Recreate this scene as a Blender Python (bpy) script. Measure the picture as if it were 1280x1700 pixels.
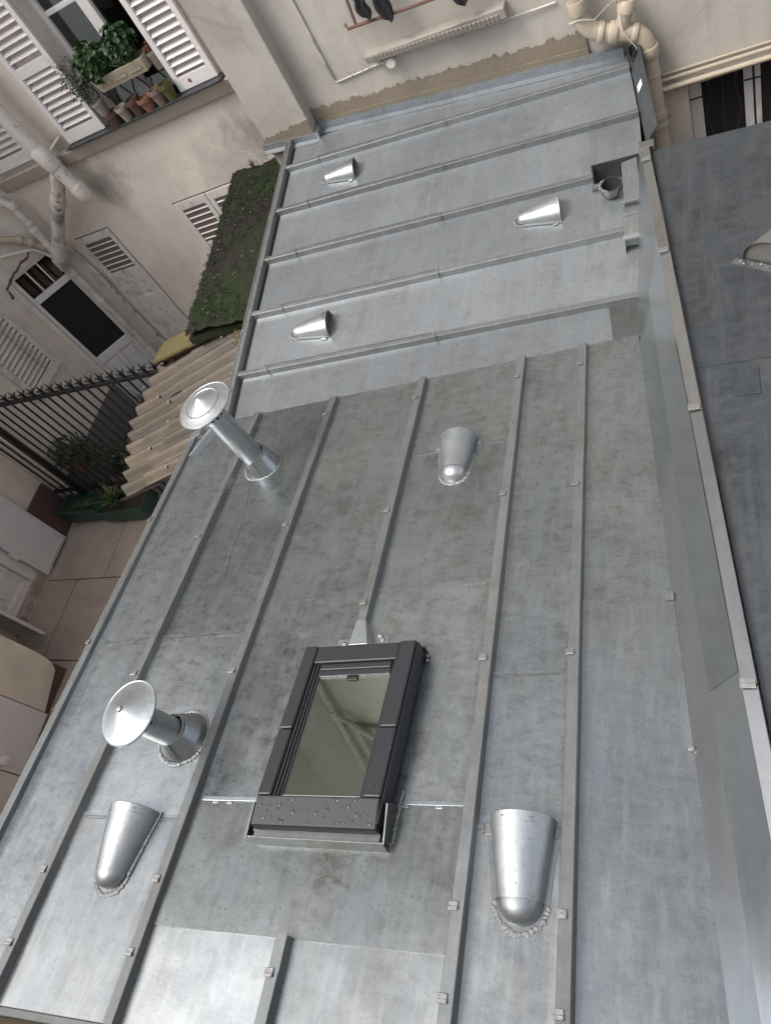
import bpy, bmesh, math, random
from mathutils import Vector, Matrix, noise
for _o in list(bpy.data.objects): bpy.data.objects.remove(_o)
SC = bpy.context.scene
COL = SC.collection
rnd = random.Random(7)
R_ = math.radians

# ------------------------------------------------------------------ camera, sky, sun, exposure
cam_d = bpy.data.cameras.new('camera'); cam = bpy.data.objects.new('camera', cam_d); COL.objects.link(cam)
cam_d.sensor_fit = 'VERTICAL'; cam_d.sensor_height = 24.0; cam_d.sensor_width = 24.0
cam_d.lens = 1180.0 / 1700.0 * 24.0
cam_d.clip_start = 0.05; cam_d.clip_end = 500.0
cam.matrix_world = Matrix(((0.8860107, 0.0818114, 0.4563901, 0), (0.1765448, 0.8506414, -0.4952183, 0), (-0.4287388, 0.5193420, 0.7392340, 0), (0, 0, 0, 1)))
SC.camera = cam
SUN_EL, SUN_AZ = 58.0, 218.0           # azimuth measured from +X anticlockwise: soft light comes over the viewer's left shoulder
world = bpy.data.worlds.new('World'); SC.world = world; world.use_nodes = True
wn = world.node_tree; wn.nodes.clear()
sky = wn.nodes.new('ShaderNodeTexSky'); sky.sky_type = 'NISHITA'; sky.sun_disc = False
sky.sun_elevation = R_(SUN_EL); sky.sun_rotation = R_(90.0 - SUN_AZ)
sky.altitude = 50; sky.air_density = 1.0; sky.dust_density = 6.0; sky.ozone_density = 1.0
hs = wn.nodes.new('ShaderNodeHueSaturation'); hs.inputs['Saturation'].default_value = 0.38
bg = wn.nodes.new('ShaderNodeBackground'); bg.inputs['Strength'].default_value = 0.15
wo = wn.nodes.new('ShaderNodeOutputWorld')
wn.links.new(sky.outputs[0], hs.inputs['Color']); wn.links.new(hs.outputs[0], bg.inputs['Color']); wn.links.new(bg.outputs[0], wo.inputs['Surface'])
sun_d = bpy.data.lights.new('sun', 'SUN'); sun_d.energy = 1.3; sun_d.angle = R_(24); sun_d.color = (1.0, 0.96, 0.9)
sun = bpy.data.objects.new('sun', sun_d); COL.objects.link(sun)
_sd = Vector((math.cos(R_(SUN_EL)) * math.cos(R_(SUN_AZ)), math.cos(R_(SUN_EL)) * math.sin(R_(SUN_AZ)), math.sin(R_(SUN_EL))))
sun.rotation_euler = _sd.to_track_quat('Z', 'Y').to_euler(); sun.location = _sd * 30
SC.view_settings.view_transform = 'Standard'; SC.view_settings.look = 'None'
SC.view_settings.gamma = 1.0; SC.view_settings.use_curve_mapping = False
SC.view_settings.exposure = 0.66
SC.cycles.max_bounces = 8; SC.cycles.diffuse_bounces = 4; SC.cycles.glossy_bounces = 4; SC.cycles.transparent_max_bounces = 8

# ------------------------------------------------------------------ materials
def new_mat(name):
    m = bpy.data.materials.new(name); m.use_nodes = True
    nt = m.node_tree; nt.nodes.clear()
    out = nt.nodes.new('ShaderNodeOutputMaterial'); p = nt.nodes.new('ShaderNodeBsdfPrincipled')
    nt.links.new(p.outputs[0], out.inputs['Surface'])
    return m, nt, p
def N(nt, t, **kw):
    n = nt.nodes.new(t)
    for k, v in kw.items(): setattr(n, k, v)
    return n
def coords(nt, scale=(1, 1, 1), rot=(0, 0, 0), src='Object', jitter=False):
    tc = N(nt, 'ShaderNodeTexCoord'); mp = N(nt, 'ShaderNodeMapping')
    mp.inputs['Scale'].default_value = scale; mp.inputs['Rotation'].default_value = rot
    nt.links.new(tc.outputs[src], mp.inputs['Vector'])
    if jitter:
        oi = N(nt, 'ShaderNodeObjectInfo'); ml = N(nt, 'ShaderNodeMath', operation='MULTIPLY'); ml.inputs[1].default_value = 37.0
        nt.links.new(oi.outputs['Random'], ml.inputs[0]); nt.links.new(ml.outputs[0], mp.inputs['Location'])
    return mp.outputs[0]
def noise_n(nt, vec, scale, detail=5, rough=0.55, dist=0.0):
    n = N(nt, 'ShaderNodeTexNoise'); n.inputs['Scale'].default_value = scale; n.inputs['Detail'].default_value = detail
    n.inputs['Roughness'].default_value = rough; n.inputs['Distortion'].default_value = dist
    nt.links.new(vec, n.inputs['Vector']); return n.outputs['Fac']
def ramp(nt, fac, stops):
    r = N(nt, 'ShaderNodeValToRGB'); el = r.color_ramp.elements
    el[0].position, el[0].color = stops[0][0], (*stops[0][1], 1) if len(stops[0][1]) == 3 else stops[0][1]
    el[1].position, el[1].color = stops[-1][0], (*stops[-1][1], 1)
    for pos, c in stops[1:-1]:
        e = el.new(pos); e.color = (*c, 1)
    nt.links.new(fac, r.inputs['Fac']); return r.outputs['Color']
def mixc(nt, a, b, fac, mode='MIX'):
    m = N(nt, 'ShaderNodeMix', data_type='RGBA', blend_type=mode)
    for sock, v in ((m.inputs[0], fac), (m.inputs[6], a), (m.inputs[7], b)):
        if isinstance(v, (int, float)): sock.default_value = v
        elif isinstance(v, tuple): sock.default_value = (*v, 1)
        else: nt.links.new(v, sock)
    return m.outputs[2]
def mathn(nt, op, a, b=0.0, c=None):
    m = N(nt, 'ShaderNodeMath', operation=op)
    for i, v in enumerate((a, b, c)):
        if v is None: continue
        if isinstance(v, (int, float)): m.inputs[i].default_value = v
        else: nt.links.new(v, m.inputs[i])
    return m.outputs[0]
def bump(nt, p, h, strength=0.3, dist=0.01):
    b = N(nt, 'ShaderNodeBump'); b.inputs['Strength'].default_value = strength; b.inputs['Distance'].default_value = dist
    nt.links.new(h, b.inputs['Height']); nt.links.new(b.outputs[0], p.inputs['Normal'])
g3 = lambda v: (v, v, v)

def zinc(name, base, rough, metallic=0.5, stain=(0.24, 0.215, 0.185), stain_amt=0.45, var=0.12, streak=0.5, spot=0.5, wobble=0.12, spot_at=None, matt=1.0):
    """rolled zinc sheet: brushed grain, mottled grey and bluish patina, brown water stains, dark specks"""
    m, nt, p = new_mat(name)
    v = coords(nt, jitter=True); vs = coords(nt, (16.0, 0.45, 16.0), (0, 0, R_(-5)), jitter=True); vt2 = coords(nt, (1.0, 1.7, 1.3), (0, 0, R_(-5)), jitter=True); vt = coords(nt, (3.0, 0.9, 3.0), (0, 0, R_(-5)), jitter=True)
    cloud = noise_n(nt, v, 1.9, 8, 0.62); mott = noise_n(nt, vt2, 13, 9, 0.74); fine = noise_n(nt, v, 75, 5, 0.7); st = noise_n(nt, vs, 2.4, 6, 0.6, 0.2); brown = noise_n(nt, vt, 3.2, 9, 0.70, 0.3); blue = noise_n(nt, vt, 2.1, 8, 0.66, 0.2)
    c = mixc(nt, tuple(x * (1 - var * 1.7) for x in base), tuple(min(1, x * (1 + var * 1.5)) for x in base), ramp(nt, mathn(nt, 'MULTIPLY_ADD', mott, 0.60, mathn(nt, 'MULTIPLY', cloud, 0.40)), [(0.33, g3(0)), (0.67, g3(1))]))
    c = mixc(nt, c, (base[0] * 1.02, base[1] * 1.10, base[2] * 1.17), mathn(nt, 'MULTIPLY', ramp(nt, blue, [(0.46, g3(0)), (0.66, g3(1))]), 0.68))
    c = mixc(nt, c, stain, mathn(nt, 'MULTIPLY', ramp(nt, brown, [(0.50, g3(0)), (0.70, g3(1))]), stain_amt))
    c = mixc(nt, c, tuple(min(1, x * 1.32) for x in base), mathn(nt, 'MULTIPLY', ramp(nt, st, [(0.50, g3(0)), (0.72, g3(1))]), streak))
    c = mixc(nt, c, tuple(x * 0.45 for x in stain), mathn(nt, 'MULTIPLY', ramp(nt, mathn(nt, 'MULTIPLY_ADD', fine, 0.6, mathn(nt, 'MULTIPLY', mott, 0.4)), [(0.54, g3(0)), (0.64, g3(1))]), spot))
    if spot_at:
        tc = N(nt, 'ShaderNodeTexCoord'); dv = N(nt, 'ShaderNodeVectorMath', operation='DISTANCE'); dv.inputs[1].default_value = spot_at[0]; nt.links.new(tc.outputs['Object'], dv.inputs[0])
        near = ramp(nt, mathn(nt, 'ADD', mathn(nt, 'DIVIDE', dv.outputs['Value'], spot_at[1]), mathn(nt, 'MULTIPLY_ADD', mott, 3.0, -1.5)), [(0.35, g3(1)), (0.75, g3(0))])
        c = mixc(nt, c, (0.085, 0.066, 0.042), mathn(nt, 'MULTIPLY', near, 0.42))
    grain = noise_n(nt, coords(nt, (2.2, .8, 2.2), (0, 0, R_(-5)), jitter=True), 120, 4, 0.75)
    c = mixc(nt, c, mixc(nt, g3(0.55), g3(1.45), grain), 0.22 * matt, 'MULTIPLY')
    oi = N(nt, 'ShaderNodeObjectInfo')
    hv = N(nt, 'ShaderNodeHueSaturation'); nt.links.new(c, hv.inputs['Color'])
    nt.links.new(mathn(nt, 'MULTIPLY_ADD', oi.outputs['Random'], 0.34, 0.83), hv.inputs['Value'])
    nt.links.new(hv.outputs[0], p.inputs['Base Color'])
    p.inputs['Metallic'].default_value = metallic
    rr = mathn(nt, 'ADD', mathn(nt, 'MULTIPLY', mott, 0.34 * matt), mathn(nt, 'MULTIPLY', st, 0.16 * matt))
    nt.links.new(mathn(nt, 'ADD', rr, rough - 0.25 * matt), p.inputs['Roughness'])
    h = mathn(nt, 'ADD', mathn(nt, 'MULTIPLY', cloud, 1.0), mathn(nt, 'ADD', mathn(nt, 'MULTIPLY', fine, 0.012 * matt), mathn(nt, 'MULTIPLY', st, 0.06 * matt)))
    bump(nt, p, h, wobble, 0.02)
    return m
def plain(name, col, rough=0.6, metallic=0.0, var=0.15, scale=12, bmp=0.1, spec=None, stain=None, stain_amt=0.5, chips=0):
    m, nt, p = new_mat(name)
    v = coords(nt); n = noise_n(nt, v, scale, 6, 0.6); n2 = noise_n(nt, v, scale * 0.17, 5, 0.6, 0.5)
    c = mixc(nt, tuple(x * (1 - var) for x in col), tuple(min(1, x * (1 + var)) for x in col), mathn(nt, 'MULTIPLY_ADD', n, 0.5, mathn(nt, 'MULTIPLY', n2, 0.5)))
    if stain: c = mixc(nt, c, stain, mathn(nt, 'MULTIPLY', ramp(nt, n2, [(0.5, g3(0)), (0.72, g3(1))]), stain_amt))
    if chips: c = mixc(nt, c, (0.13, 0.10, 0.08), mathn(nt, 'MULTIPLY', ramp(nt, noise_n(nt, coords(nt, (1, 1, .6)), 16, 8, 0.7), [(0.59, g3(0)), (0.63, g3(1))]), chips))
    nt.links.new(c, p.inputs['Base Color']); p.inputs['Roughness'].default_value = rough; p.inputs['Metallic'].default_value = metallic
    if spec is not None: p.inputs['Specular IOR Level'].default_value = spec
    if bmp: bump(nt, p, n, bmp, 0.01)
    return m
def plaster(name, col, dirt=(0.16, 0.145, 0.125), amt=0.5, grain=60, bmp=0.25, spots=()):
    m, nt, p = new_mat(name)
    v = coords(nt); vz = coords(nt, (7, 7, 0.6)); big = noise_n(nt, v, 0.9, 6, 0.6, 0.8); run = noise_n(nt, vz, 1.6, 6, 0.6, 0.2); fine = noise_n(nt, v, grain, 4, 0.6); mid = noise_n(nt, v, 6, 7, 0.65, 0.5)
    c = mixc(nt, tuple(x * 0.86 for x in col), tuple(min(1, x * 1.1) for x in col), mid)
    c = mixc(nt, c, dirt, mathn(nt, 'MULTIPLY', ramp(nt, big, [(0.48, g3(0)), (0.78, g3(1))]), amt))
    c = mixc(nt, c, dirt, mathn(nt, 'MULTIPLY', ramp(nt, run, [(0.55, g3(0)), (0.78, g3(1))]), amt * 0.6))
    c = mixc(nt, c, tuple(x * 0.5 for x in dirt), mathn(nt, 'MULTIPLY', ramp(nt, mid, [(0.66, g3(0)), (0.74, g3(1))]), amt * 0.5))
    vo = N(nt, 'ShaderNodeTexVoronoi', feature='DISTANCE_TO_EDGE'); vo.inputs['Scale'].default_value = 0.9
    wv = mixc(nt, coords(nt), mixc(nt, g3(0.0), g3(1.0), mid), 0.12, 'ADD'); nt.links.new(wv, vo.inputs['Vector'])
    crack = mathn(nt, 'MULTIPLY', ramp(nt, vo.outputs['Distance'], [(0.0, g3(1)), (0.006, g3(0))]), ramp(nt, big, [(0.50, g3(0)), (0.60, g3(1))]))
    c = mixc(nt, c, tuple(x * 0.6 for x in dirt), mathn(nt, 'MULTIPLY', crack, 0.22))
    for loc, rad, k in spots:            # dark blotches: wall stains, and shade painted beside the soil pipe
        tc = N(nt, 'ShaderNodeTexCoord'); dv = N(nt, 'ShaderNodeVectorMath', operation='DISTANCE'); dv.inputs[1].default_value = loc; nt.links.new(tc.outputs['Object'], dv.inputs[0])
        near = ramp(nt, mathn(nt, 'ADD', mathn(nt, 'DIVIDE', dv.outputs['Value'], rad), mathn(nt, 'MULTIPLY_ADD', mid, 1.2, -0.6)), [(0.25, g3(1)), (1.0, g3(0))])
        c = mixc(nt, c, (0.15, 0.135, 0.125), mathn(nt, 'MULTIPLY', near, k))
    nt.links.new(c, p.inputs['Base Color']); p.inputs['Roughness'].default_value = 0.88; p.inputs['Specular IOR Level'].default_value = 0.25
    bump(nt, p, mathn(nt, 'ADD', fine, mathn(nt, 'MULTIPLY', mid, 1.5)), bmp, 0.008)
    return m
M = {}
M['zinc_back'] = zinc('new_zinc', (0.330, 0.352, 0.372), 0.37, 0.7, var=0.15, spot=0.6, stain_amt=0.34, streak=0.30)
M['zinc_front'] = zinc('grey_zinc', (0.318, 0.342, 0.350), 0.30, 0.87, var=0.24, stain=(0.215,0.19,0.168), stain_amt=0.42, spot=0.35, streak=0.35, wobble=0.10)
M['zinc_near'] = zinc('near_zinc_sheen', (0.345, 0.363, 0.365), 0.29, 0.88, var=0.14, stain=(0.27,0.245,0.215), stain_amt=0.45, spot=0.35, streak=0.55, wobble=0.10)  # front zinc made lighter: sky sheen on near sheets put into the colour
M['zinc_rib'] = zinc('batten_zinc', (0.245, 0.252, 0.250), 0.40, 0.65, stain=(0.18,0.16,0.14), var=0.14, spot=0.3)
M['zinc_wall'] = zinc('upstand_zinc', (0.41, 0.435, 0.45), 0.25, 0.85, stain=(0.25,0.24,0.225), stain_amt=.2, spot=.1, var=0.06, streak=0.3, wobble=.06, matt=.25)
M['zinc_old'] = zinc('old_dark_zinc', (0.058, 0.065, 0.072), 0.48, 0.4, stain=(0.10, 0.098, 0.093), stain_amt=.75, var=0.35, streak=0.9)
M['zinc_pit'] = zinc('dirty_zinc', (0.16, 0.168, 0.165), 0.42, 0.7, var=0.2)
M['coping'] = zinc('coping_zinc', (0.34, 0.335, 0.33), 0.26, 0.88, stain=(0.13,0.12,0.105), var=0.08, spot=0.1, streak=.2, wobble=.06, matt=.2)
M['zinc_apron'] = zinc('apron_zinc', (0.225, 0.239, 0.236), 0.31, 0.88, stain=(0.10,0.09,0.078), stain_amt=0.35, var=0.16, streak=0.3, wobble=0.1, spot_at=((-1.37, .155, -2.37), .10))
M['bright'] = zinc('bright_sheet', (0.42, 0.44, 0.45), 0.46, 0.85, stain=(0.36, 0.35, 0.33), stain_amt=0.35, var=0.08, streak=0.25, spot=0.35, wobble=0.22)
M['clip'] = plain('shiny_clip', (0.36, 0.355, 0.35), 0.40, 0.8, var=.35, scale=45, bmp=0.3)
M['weld'] = plain('solder_weld', (0.34, 0.345, 0.35), 0.45, 0.85, scale=90, bmp=0.6)
M['plaster'] = plaster('beige_render', (0.74, 0.675, 0.605), amt=0.32, spots=(((-3.78, 6.0, -2.50), .34, .62), ((-5.62, 6.0, -2.42), .30, .6), ((-4.2, 6.0, -2.75), .5, .35), ((-5.75, 6.0, -2.0), .22, .5), ((-6.6, 6.0, -3.4), .25, .3), ((-2.2, 6.0, -2.1), .1, .1)))  # spot by the soil pipe's end paints its shadow along with dirt
M['plaster_grey'] = plaster('greyish_render', (0.47, 0.44, 0.395), amt=0.5)
M['plaster_rough'] = plaster('rough_render', (0.50, 0.445, 0.375), grain=35, bmp=0.9)
M['mortar'] = plaster('brown_mortar', (0.225, 0.19, 0.145), (0.13, 0.11, 0.085), 0.5, 40, 0.6)
M['ledge'] = plaster('dirty_ledge_render', (0.36, 0.325, 0.29), (0.10, 0.085, 0.072), 0.9)
M['mould'] = plaster('moulding_render', (0.52, 0.465, 0.40), amt=0.5)
M['paint'] = plain('white_paint', (0.78, 0.75, 0.74), 0.45, var=0.07, scale=18, stain=(0.36, 0.32, 0.28), stain_amt=0.35)
M['paint_dirty'] = plain('chipped_paint', (0.70, 0.66, 0.63), 0.55, var=0.1, scale=25, stain=(0.25, 0.2, 0.17), stain_amt=0.6, chips=.6)
M['paint_lilac'] = plain('pale_grey_paint', (0.70, 0.68, 0.70), 0.5, var=0.04, scale=9)
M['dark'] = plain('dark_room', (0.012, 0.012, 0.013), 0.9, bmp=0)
M['pipe_w'] = plain('cream_pipe_paint', (0.68, 0.63, 0.58), 0.45, var=0.12, scale=14, stain=(0.25, 0.19, 0.16), stain_amt=0.6, chips=.55)
M['pipe_b'] = plain('beige_pipe_plastic', (0.42, 0.36, 0.275), 0.4, var=0.08, scale=10, stain=(0.33, 0.28, 0.21), stain_amt=0.4)
M['pipe_peel'] = plain('peeling_pipe_paint', (0.62, 0.57, 0.52), 0.6, var=0.3, scale=22, stain=(0.13, 0.11, 0.10), stain_amt=0.9, bmp=0.5, chips=.9)
M['iron'] = plain('black_iron', (0.018, 0.018, 0.02), 0.5, 0.3, bmp=0.2)
M['rust'] = plain('brown_rust_iron', (0.14, 0.075, 0.055), 0.7, 0.1)
M['black'] = plain('black_rubber', (0.012, 0.012, 0.014), 0.6)
M['frame'] = plain('anthracite_cover', (0.036, 0.037, 0.043), 0.42, 0.2, var=0.08, scale=6, bmp=0.02)
M['frame2'] = plain('anthracite_gasket', (0.02, 0.02, 0.022), 0.5)
M['concrete'] = plaster('paving_concrete', (0.42, 0.355, 0.30), (0.17, 0.145, 0.12), 0.5, 70, 0.35)
M['earth'] = plaster('joint_earth', (0.10, 0.085, 0.07), grain=40)
M['ground'] = plaster('yard_ground', (0.17, 0.17, 0.175), (0.09, 0.09, 0.09), 0.4, 60)
M['plum'] = plain('plum_paint', (0.095, 0.058, 0.058), 0.6, var=0.12)
M['slate'] = plain('slate_paint', (0.15, 0.155, 0.165), 0.6, var=0.1)
M['soil'] = plain('soil', (0.03, 0.024, 0.018), 0.95, bmp=0.8)
M['leaf'] = plain('leaf_green', (0.032, 0.075, 0.022), 0.5, var=0.45, scale=9, bmp=0.1)
M['leaf2'] = plain('dark_leaf', (0.03, 0.055, 0.028), 0.5, var=0.4, scale=9, bmp=0.1)
M['leaf3'] = plain('yellow_leaf', (0.14, 0.16, 0.06), 0.5, var=0.35, scale=9, bmp=0.1)
M['terracotta'] = plain('terracotta', (0.25, 0.115, 0.075), 0.8, stain=(0.2, 0.1, 0.07))
M['pot_dark'] = plain('dark_clay', (0.10, 0.06, 0.045), 0.7)
M['pot_pale'] = plain('pale_clay', (0.30, 0.265, 0.22), 0.7)
M['pot_green'] = plain('olive_plastic', (0.095, 0.10, 0.035), 0.5)
M['pot_pink'] = plain('pink_clay', (0.23, 0.155, 0.13), 0.7)
M['planter_green'] = plain('dark_green_plastic', (0.018, 0.060, 0.048), 0.4)
M['planter_cream'] = plain('cream_planter', (0.40, 0.35, 0.26), 0.6, stain=(0.3, 0.25, 0.17))
M['yellowmoss'] = plaster('lichen_concrete', (0.13, 0.108, 0.05), (0.07, 0.062, 0.036), 0.9, 60, 1.0)
M['sticker'] = plain('white_sticker', (0.7, 0.72, 0.74), 0.5)
M['wood'] = plain('weathered_wood', (0.20, 0.14, 0.09), 0.7, var=0.3)
M['interior'] = plain('interior_lining', (0.20, 0.20, 0.165), 0.7)
M['reveal'] = plain('dark_joint', (0.15, 0.125, 0.11), 0.9)

def moss_mat():
    m, nt, p = new_mat('moss'); v = coords(nt)
    a = noise_n(nt, v, 1.6, 6, 0.6, 0.5); b = noise_n(nt, v, 30, 8, 0.75); c2 = noise_n(nt, v, 7, 6, 0.65)
    c = mixc(nt, (0.006, 0.011, 0.002), (0.024, 0.042, 0.006), b)
    c = mixc(nt, c, (0.020, 0.016, 0.012), ramp(nt, a, [(0.44, g3(0)), (0.62, g3(1))]))
    c = mixc(nt, c, (0.11, 0.09, 0.065), ramp(nt, c2, [(0.66, g3(0)), (0.72, g3(1))]))
    c = mixc(nt, c, (0.02, 0.018, 0.012), ramp(nt, b, [(0.30, g3(1)), (0.46, g3(0))]))
    nt.links.new(c, p.inputs['Base Color']); p.inputs['Roughness'].default_value = 0.95
    bump(nt, p, b, 1.0, 0.03); return m
M['moss'] = moss_mat()
def corrugated_mat():
    m, nt, p = new_mat('weathered_fibre_sheet'); v = coords(nt, (1.0, 3.0, 1.0), (0, 0, R_(5)))
    a = noise_n(nt, v, 2.2, 7, 0.65, 0.7); f = noise_n(nt, coords(nt), 55, 6, 0.7); oi = N(nt, 'ShaderNodeObjectInfo')
    c = mixc(nt, (0.068, 0.052, 0.036), (0.130, 0.100, 0.070), oi.outputs['Random'])
    c = mixc(nt, c, (0.05, 0.043, 0.036), mathn(nt, 'MULTIPLY', ramp(nt, a, [(0.40, g3(0)), (0.66, g3(1))]), 0.88))
    c = mixc(nt, c, (0.20, 0.145, 0.08), mathn(nt, 'MULTIPLY', ramp(nt, f, [(0.56, g3(0)), (0.7, g3(1))]), 0.4))
    nt.links.new(c, p.inputs['Base Color']); p.inputs['Roughness'].default_value = 0.5
    bump(nt, p, f, 0.3, 0.01); return m
M['corr'] = corrugated_mat()
def glass_mat(name, tint, ior=1.5, trans=1.0, rough=0.0, panes=1.9, refl=(0.95, 0.97, 0.95)):
    m = bpy.data.materials.new(name); m.use_nodes = True; nt = m.node_tree; nt.nodes.clear()
    out = N(nt, 'ShaderNodeOutputMaterial'); tr = N(nt, 'ShaderNodeBsdfTransparent'); gl = N(nt, 'ShaderNodeBsdfGlossy'); lw = N(nt, 'ShaderNodeLayerWeight'); lw.inputs[0].default_value = 0.5; mx = N(nt, 'ShaderNodeMixShader')
    tr.inputs[0].default_value = (*tint, 1); gl.inputs['Roughness'].default_value = rough; gl.inputs[0].default_value = (*refl, 1)
    f0 = ((ior - 1) / (ior + 1)) ** 2        # Schlick reflectance, times the number of glass surfaces in the unit
    f = mathn(nt, 'MULTIPLY', mathn(nt, 'MULTIPLY_ADD', mathn(nt, 'POWER', lw.outputs['Facing'], 5.0), 1 - f0, f0), panes); f.node.use_clamp = True
    nt.links.new(f, mx.inputs[0]); nt.links.new(tr.outputs[0], mx.inputs[1]); nt.links.new(gl.outputs[0], mx.inputs[2]); nt.links.new(mx.outputs[0], out.inputs[0])
    return m
M['glass'] = glass_mat('window_glass', (0.45, 0.47, 0.46), panes=1.0)
M['roofglass'] = glass_mat('skylight_glass', (0.66, 0.74, 0.62), 1.52, rough=0.012, panes=7.5, refl=(0.93, 0.97, 0.94))
def drop_mat():
    m = bpy.data.materials.new('rain_water'); m.use_nodes = True; nt = m.node_tree; nt.nodes.clear()
    out = N(nt, 'ShaderNodeOutputMaterial'); tr = N(nt, 'ShaderNodeBsdfTransparent'); gl = N(nt, 'ShaderNodeBsdfGlossy'); fr = N(nt, 'ShaderNodeFresnel'); mx = N(nt, 'ShaderNodeMixShader')
    tr.inputs[0].default_value = (1, 1, 1, 1); gl.inputs['Roughness'].default_value = 0.04; fr.inputs[0].default_value = 1.40
    nt.links.new(mathn(nt, 'MULTIPLY', fr.outputs[0], 1.4), mx.inputs[0]); nt.links.new(tr.outputs[0], mx.inputs[1]); nt.links.new(gl.outputs[0], mx.inputs[2]); nt.links.new(mx.outputs[0], out.inputs[0]); return m
M['water'] = drop_mat()

# ------------------------------------------------------------------ mesh helpers
V = Vector
class MB:
    def __init__(s): s.b = bmesh.new()
    def face(s, pts):
        return s.b.faces.new([s.b.verts.new(p) for p in pts])
    def hexa(s, p):                     # p: 8 points, bottom ring then top ring
        v = [s.b.verts.new(q) for q in p]
        for f in ((3, 2, 1, 0), (4, 5, 6, 7), (0, 1, 5, 4), (1, 2, 6, 5), (2, 3, 7, 6), (3, 0, 4, 7)): s.b.faces.new([v[i] for i in f])
        return s
    def box(s, x0, x1, y0, y1, z0, z1):
        return s.hexa([V(q) for q in ((x0, y0, z0), (x1, y0, z0), (x1, y1, z0), (x0, y1, z0), (x0, y0, z1), (x1, y0, z1), (x1, y1, z1), (x0, y1, z1))])
    def fbox(s, fr, a0, a1, b0, b1, c0, c1):   # box in a frame function fr(a,b,c)
        return s.hexa([fr(*q) for q in ((a0, b0, c0), (a1, b0, c0), (a1, b1, c0), (a0, b1, c0), (a0, b0, c1), (a1, b0, c1), (a1, b1, c1), (a0, b1, c1))])
    def prism(s, pts, d):               # polygon pts extruded by vector d
        a = [s.b.verts.new(p) for p in pts]; c = [s.b.verts.new(V(p) + d) for p in pts]; n = len(pts)
        s.b.faces.new(a[::-1]); s.b.faces.new(c)
        for i in range(n): s.b.faces.new((a[i], a[(i + 1) % n], c[(i + 1) % n], c[i]))
        return s
    def tube(s, path, r, n=12, cap=True, closed=False):
        path = [V(p) for p in path]; rs = r if isinstance(r, (list, tuple)) else [r] * len(path); rings = []
        up = None
        for i, p in enumerate(path):
            if closed: t = path[(i + 1) % len(path)] - path[i - 1]
            else: t = path[min(i + 1, len(path) - 1)] - path[max(i - 1, 0)]
            t.normalize()
            if up is None:
                up = V((0, 0, 1)) if abs(t.z) < 0.9 else V((1, 0, 0))
            x = up - t * up.dot(t); x.normalize(); y = t.cross(x); up = x
            rings.append([s.b.verts.new(p + (x * math.cos(2 * math.pi * k / n) + y * math.sin(2 * math.pi * k / n)) * rs[i]) for k in range(n)])
        m = len(rings)
        for i in range(m if closed else m - 1):
            a, c = rings[i], rings[(i + 1) % m]
            for k in range(n): s.b.faces.new((a[k], a[(k + 1) % n], c[(k + 1) % n], c[k]))
        if cap and not closed: s.b.faces.new(rings[0][::-1]); s.b.faces.new(rings[-1])
        return s
    def lathe(s, base, axis, prof, n=32, cap=False):    # prof: list of (radius, height along axis)
        base = V(base); axis = V(axis).normalized(); u = V((1, 0, 0)) if abs(axis.x) < 0.8 else V((0, 1, 0))
        x = (u - axis * u.dot(axis)).normalized(); y = axis.cross(x); rings = []
        for r, h in prof:
            if r < 1e-6: rings.append([s.b.verts.new(base + axis * h)])
            else: rings.append([s.b.verts.new(base + axis * h + (x * math.cos(2 * math.pi * k / n) + y * math.sin(2 * math.pi * k / n)) * r) for k in range(n)])
        for a, c in zip(rings, rings[1:]):
            for k in range(n):
                k2 = (k + 1) % n
                if len(a) == 1 and len(c) == 1: continue
                if len(a) == 1: s.b.faces.new((a[0], c[k2], c[k]))
                elif len(c) == 1: s.b.faces.new((a[k], a[k2], c[0]))
                else: s.b.faces.new((a[k], a[k2], c[k2], c[k]))
        if cap:
            if len(rings[0]) > 1: s.b.faces.new(rings[0][::-1])
            if len(rings[-1]) > 1: s.b.faces.new(rings[-1])
        return s
    def grid(s, fn, nu, nv):
        g = [[s.b.verts.new(fn(i / nu, j / nv)) for j in range(nv + 1)] for i in range(nu + 1)]
        for i in range(nu):
            for j in range(nv): s.b.faces.new((g[i][j], g[i + 1][j], g[i + 1][j + 1], g[i][j + 1]))
        return g
    def blob(s, c, r, sc=(1, 1, 1), ax=None, seg=6, rg=4):
        mt = Matrix.Translation(c) @ (ax if ax else Matrix()) @ Matrix.Diagonal((*sc, 1))
        bmesh.ops.create_uvsphere(s.b, u_segments=seg, v_segments=rg, radius=r, matrix=mt); return s
    def build(s, name, m, parent=None, smooth=False, local=False, bevel=0.0, kind=None, angle=40, thick=0.0):
        bmesh.ops.recalc_face_normals(s.b, faces=s.b.faces)
        me = bpy.data.meshes.new(name); s.b.to_mesh(me); s.b.free()
        if smooth:
            me.shade_smooth()
            try: me.set_sharp_from_angle(angle=R_(angle))
            except Exception: pass
        me.materials.append(M[m] if isinstance(m, str) else m)
        o = bpy.data.objects.new(name, me); COL.objects.link(o)
        if parent: adopt(o, parent, local)
        if thick:
            md = o.modifiers.new('thickness', 'SOLIDIFY'); md.thickness = thick; md.offset = 0; md.use_rim = not smooth
        if bevel:
            md = o.modifiers.new('bevel', 'BEVEL'); md.width = bevel; md.segments = 2; md.limit_method = 'ANGLE'; md.angle_limit = R_(35)
        if kind: o['kind'] = kind
        return o
def adopt(o, parent, local=False):
    o.parent = parent
    if not local and parent.parent is None: o.matrix_parent_inverse = parent.matrix_basis.inverted()
def thing(name, label, cat, loc=(0, 0, 0), group=None, mat=None):
    o = bpy.data.objects.new(name, None); COL.objects.link(o); o.empty_display_size = 0.1
    if mat is not None: o.matrix_basis = mat
    else: o.location = loc
    o['label'] = label; o['category'] = cat
    if group: o['group'] = group
    return o
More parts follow.
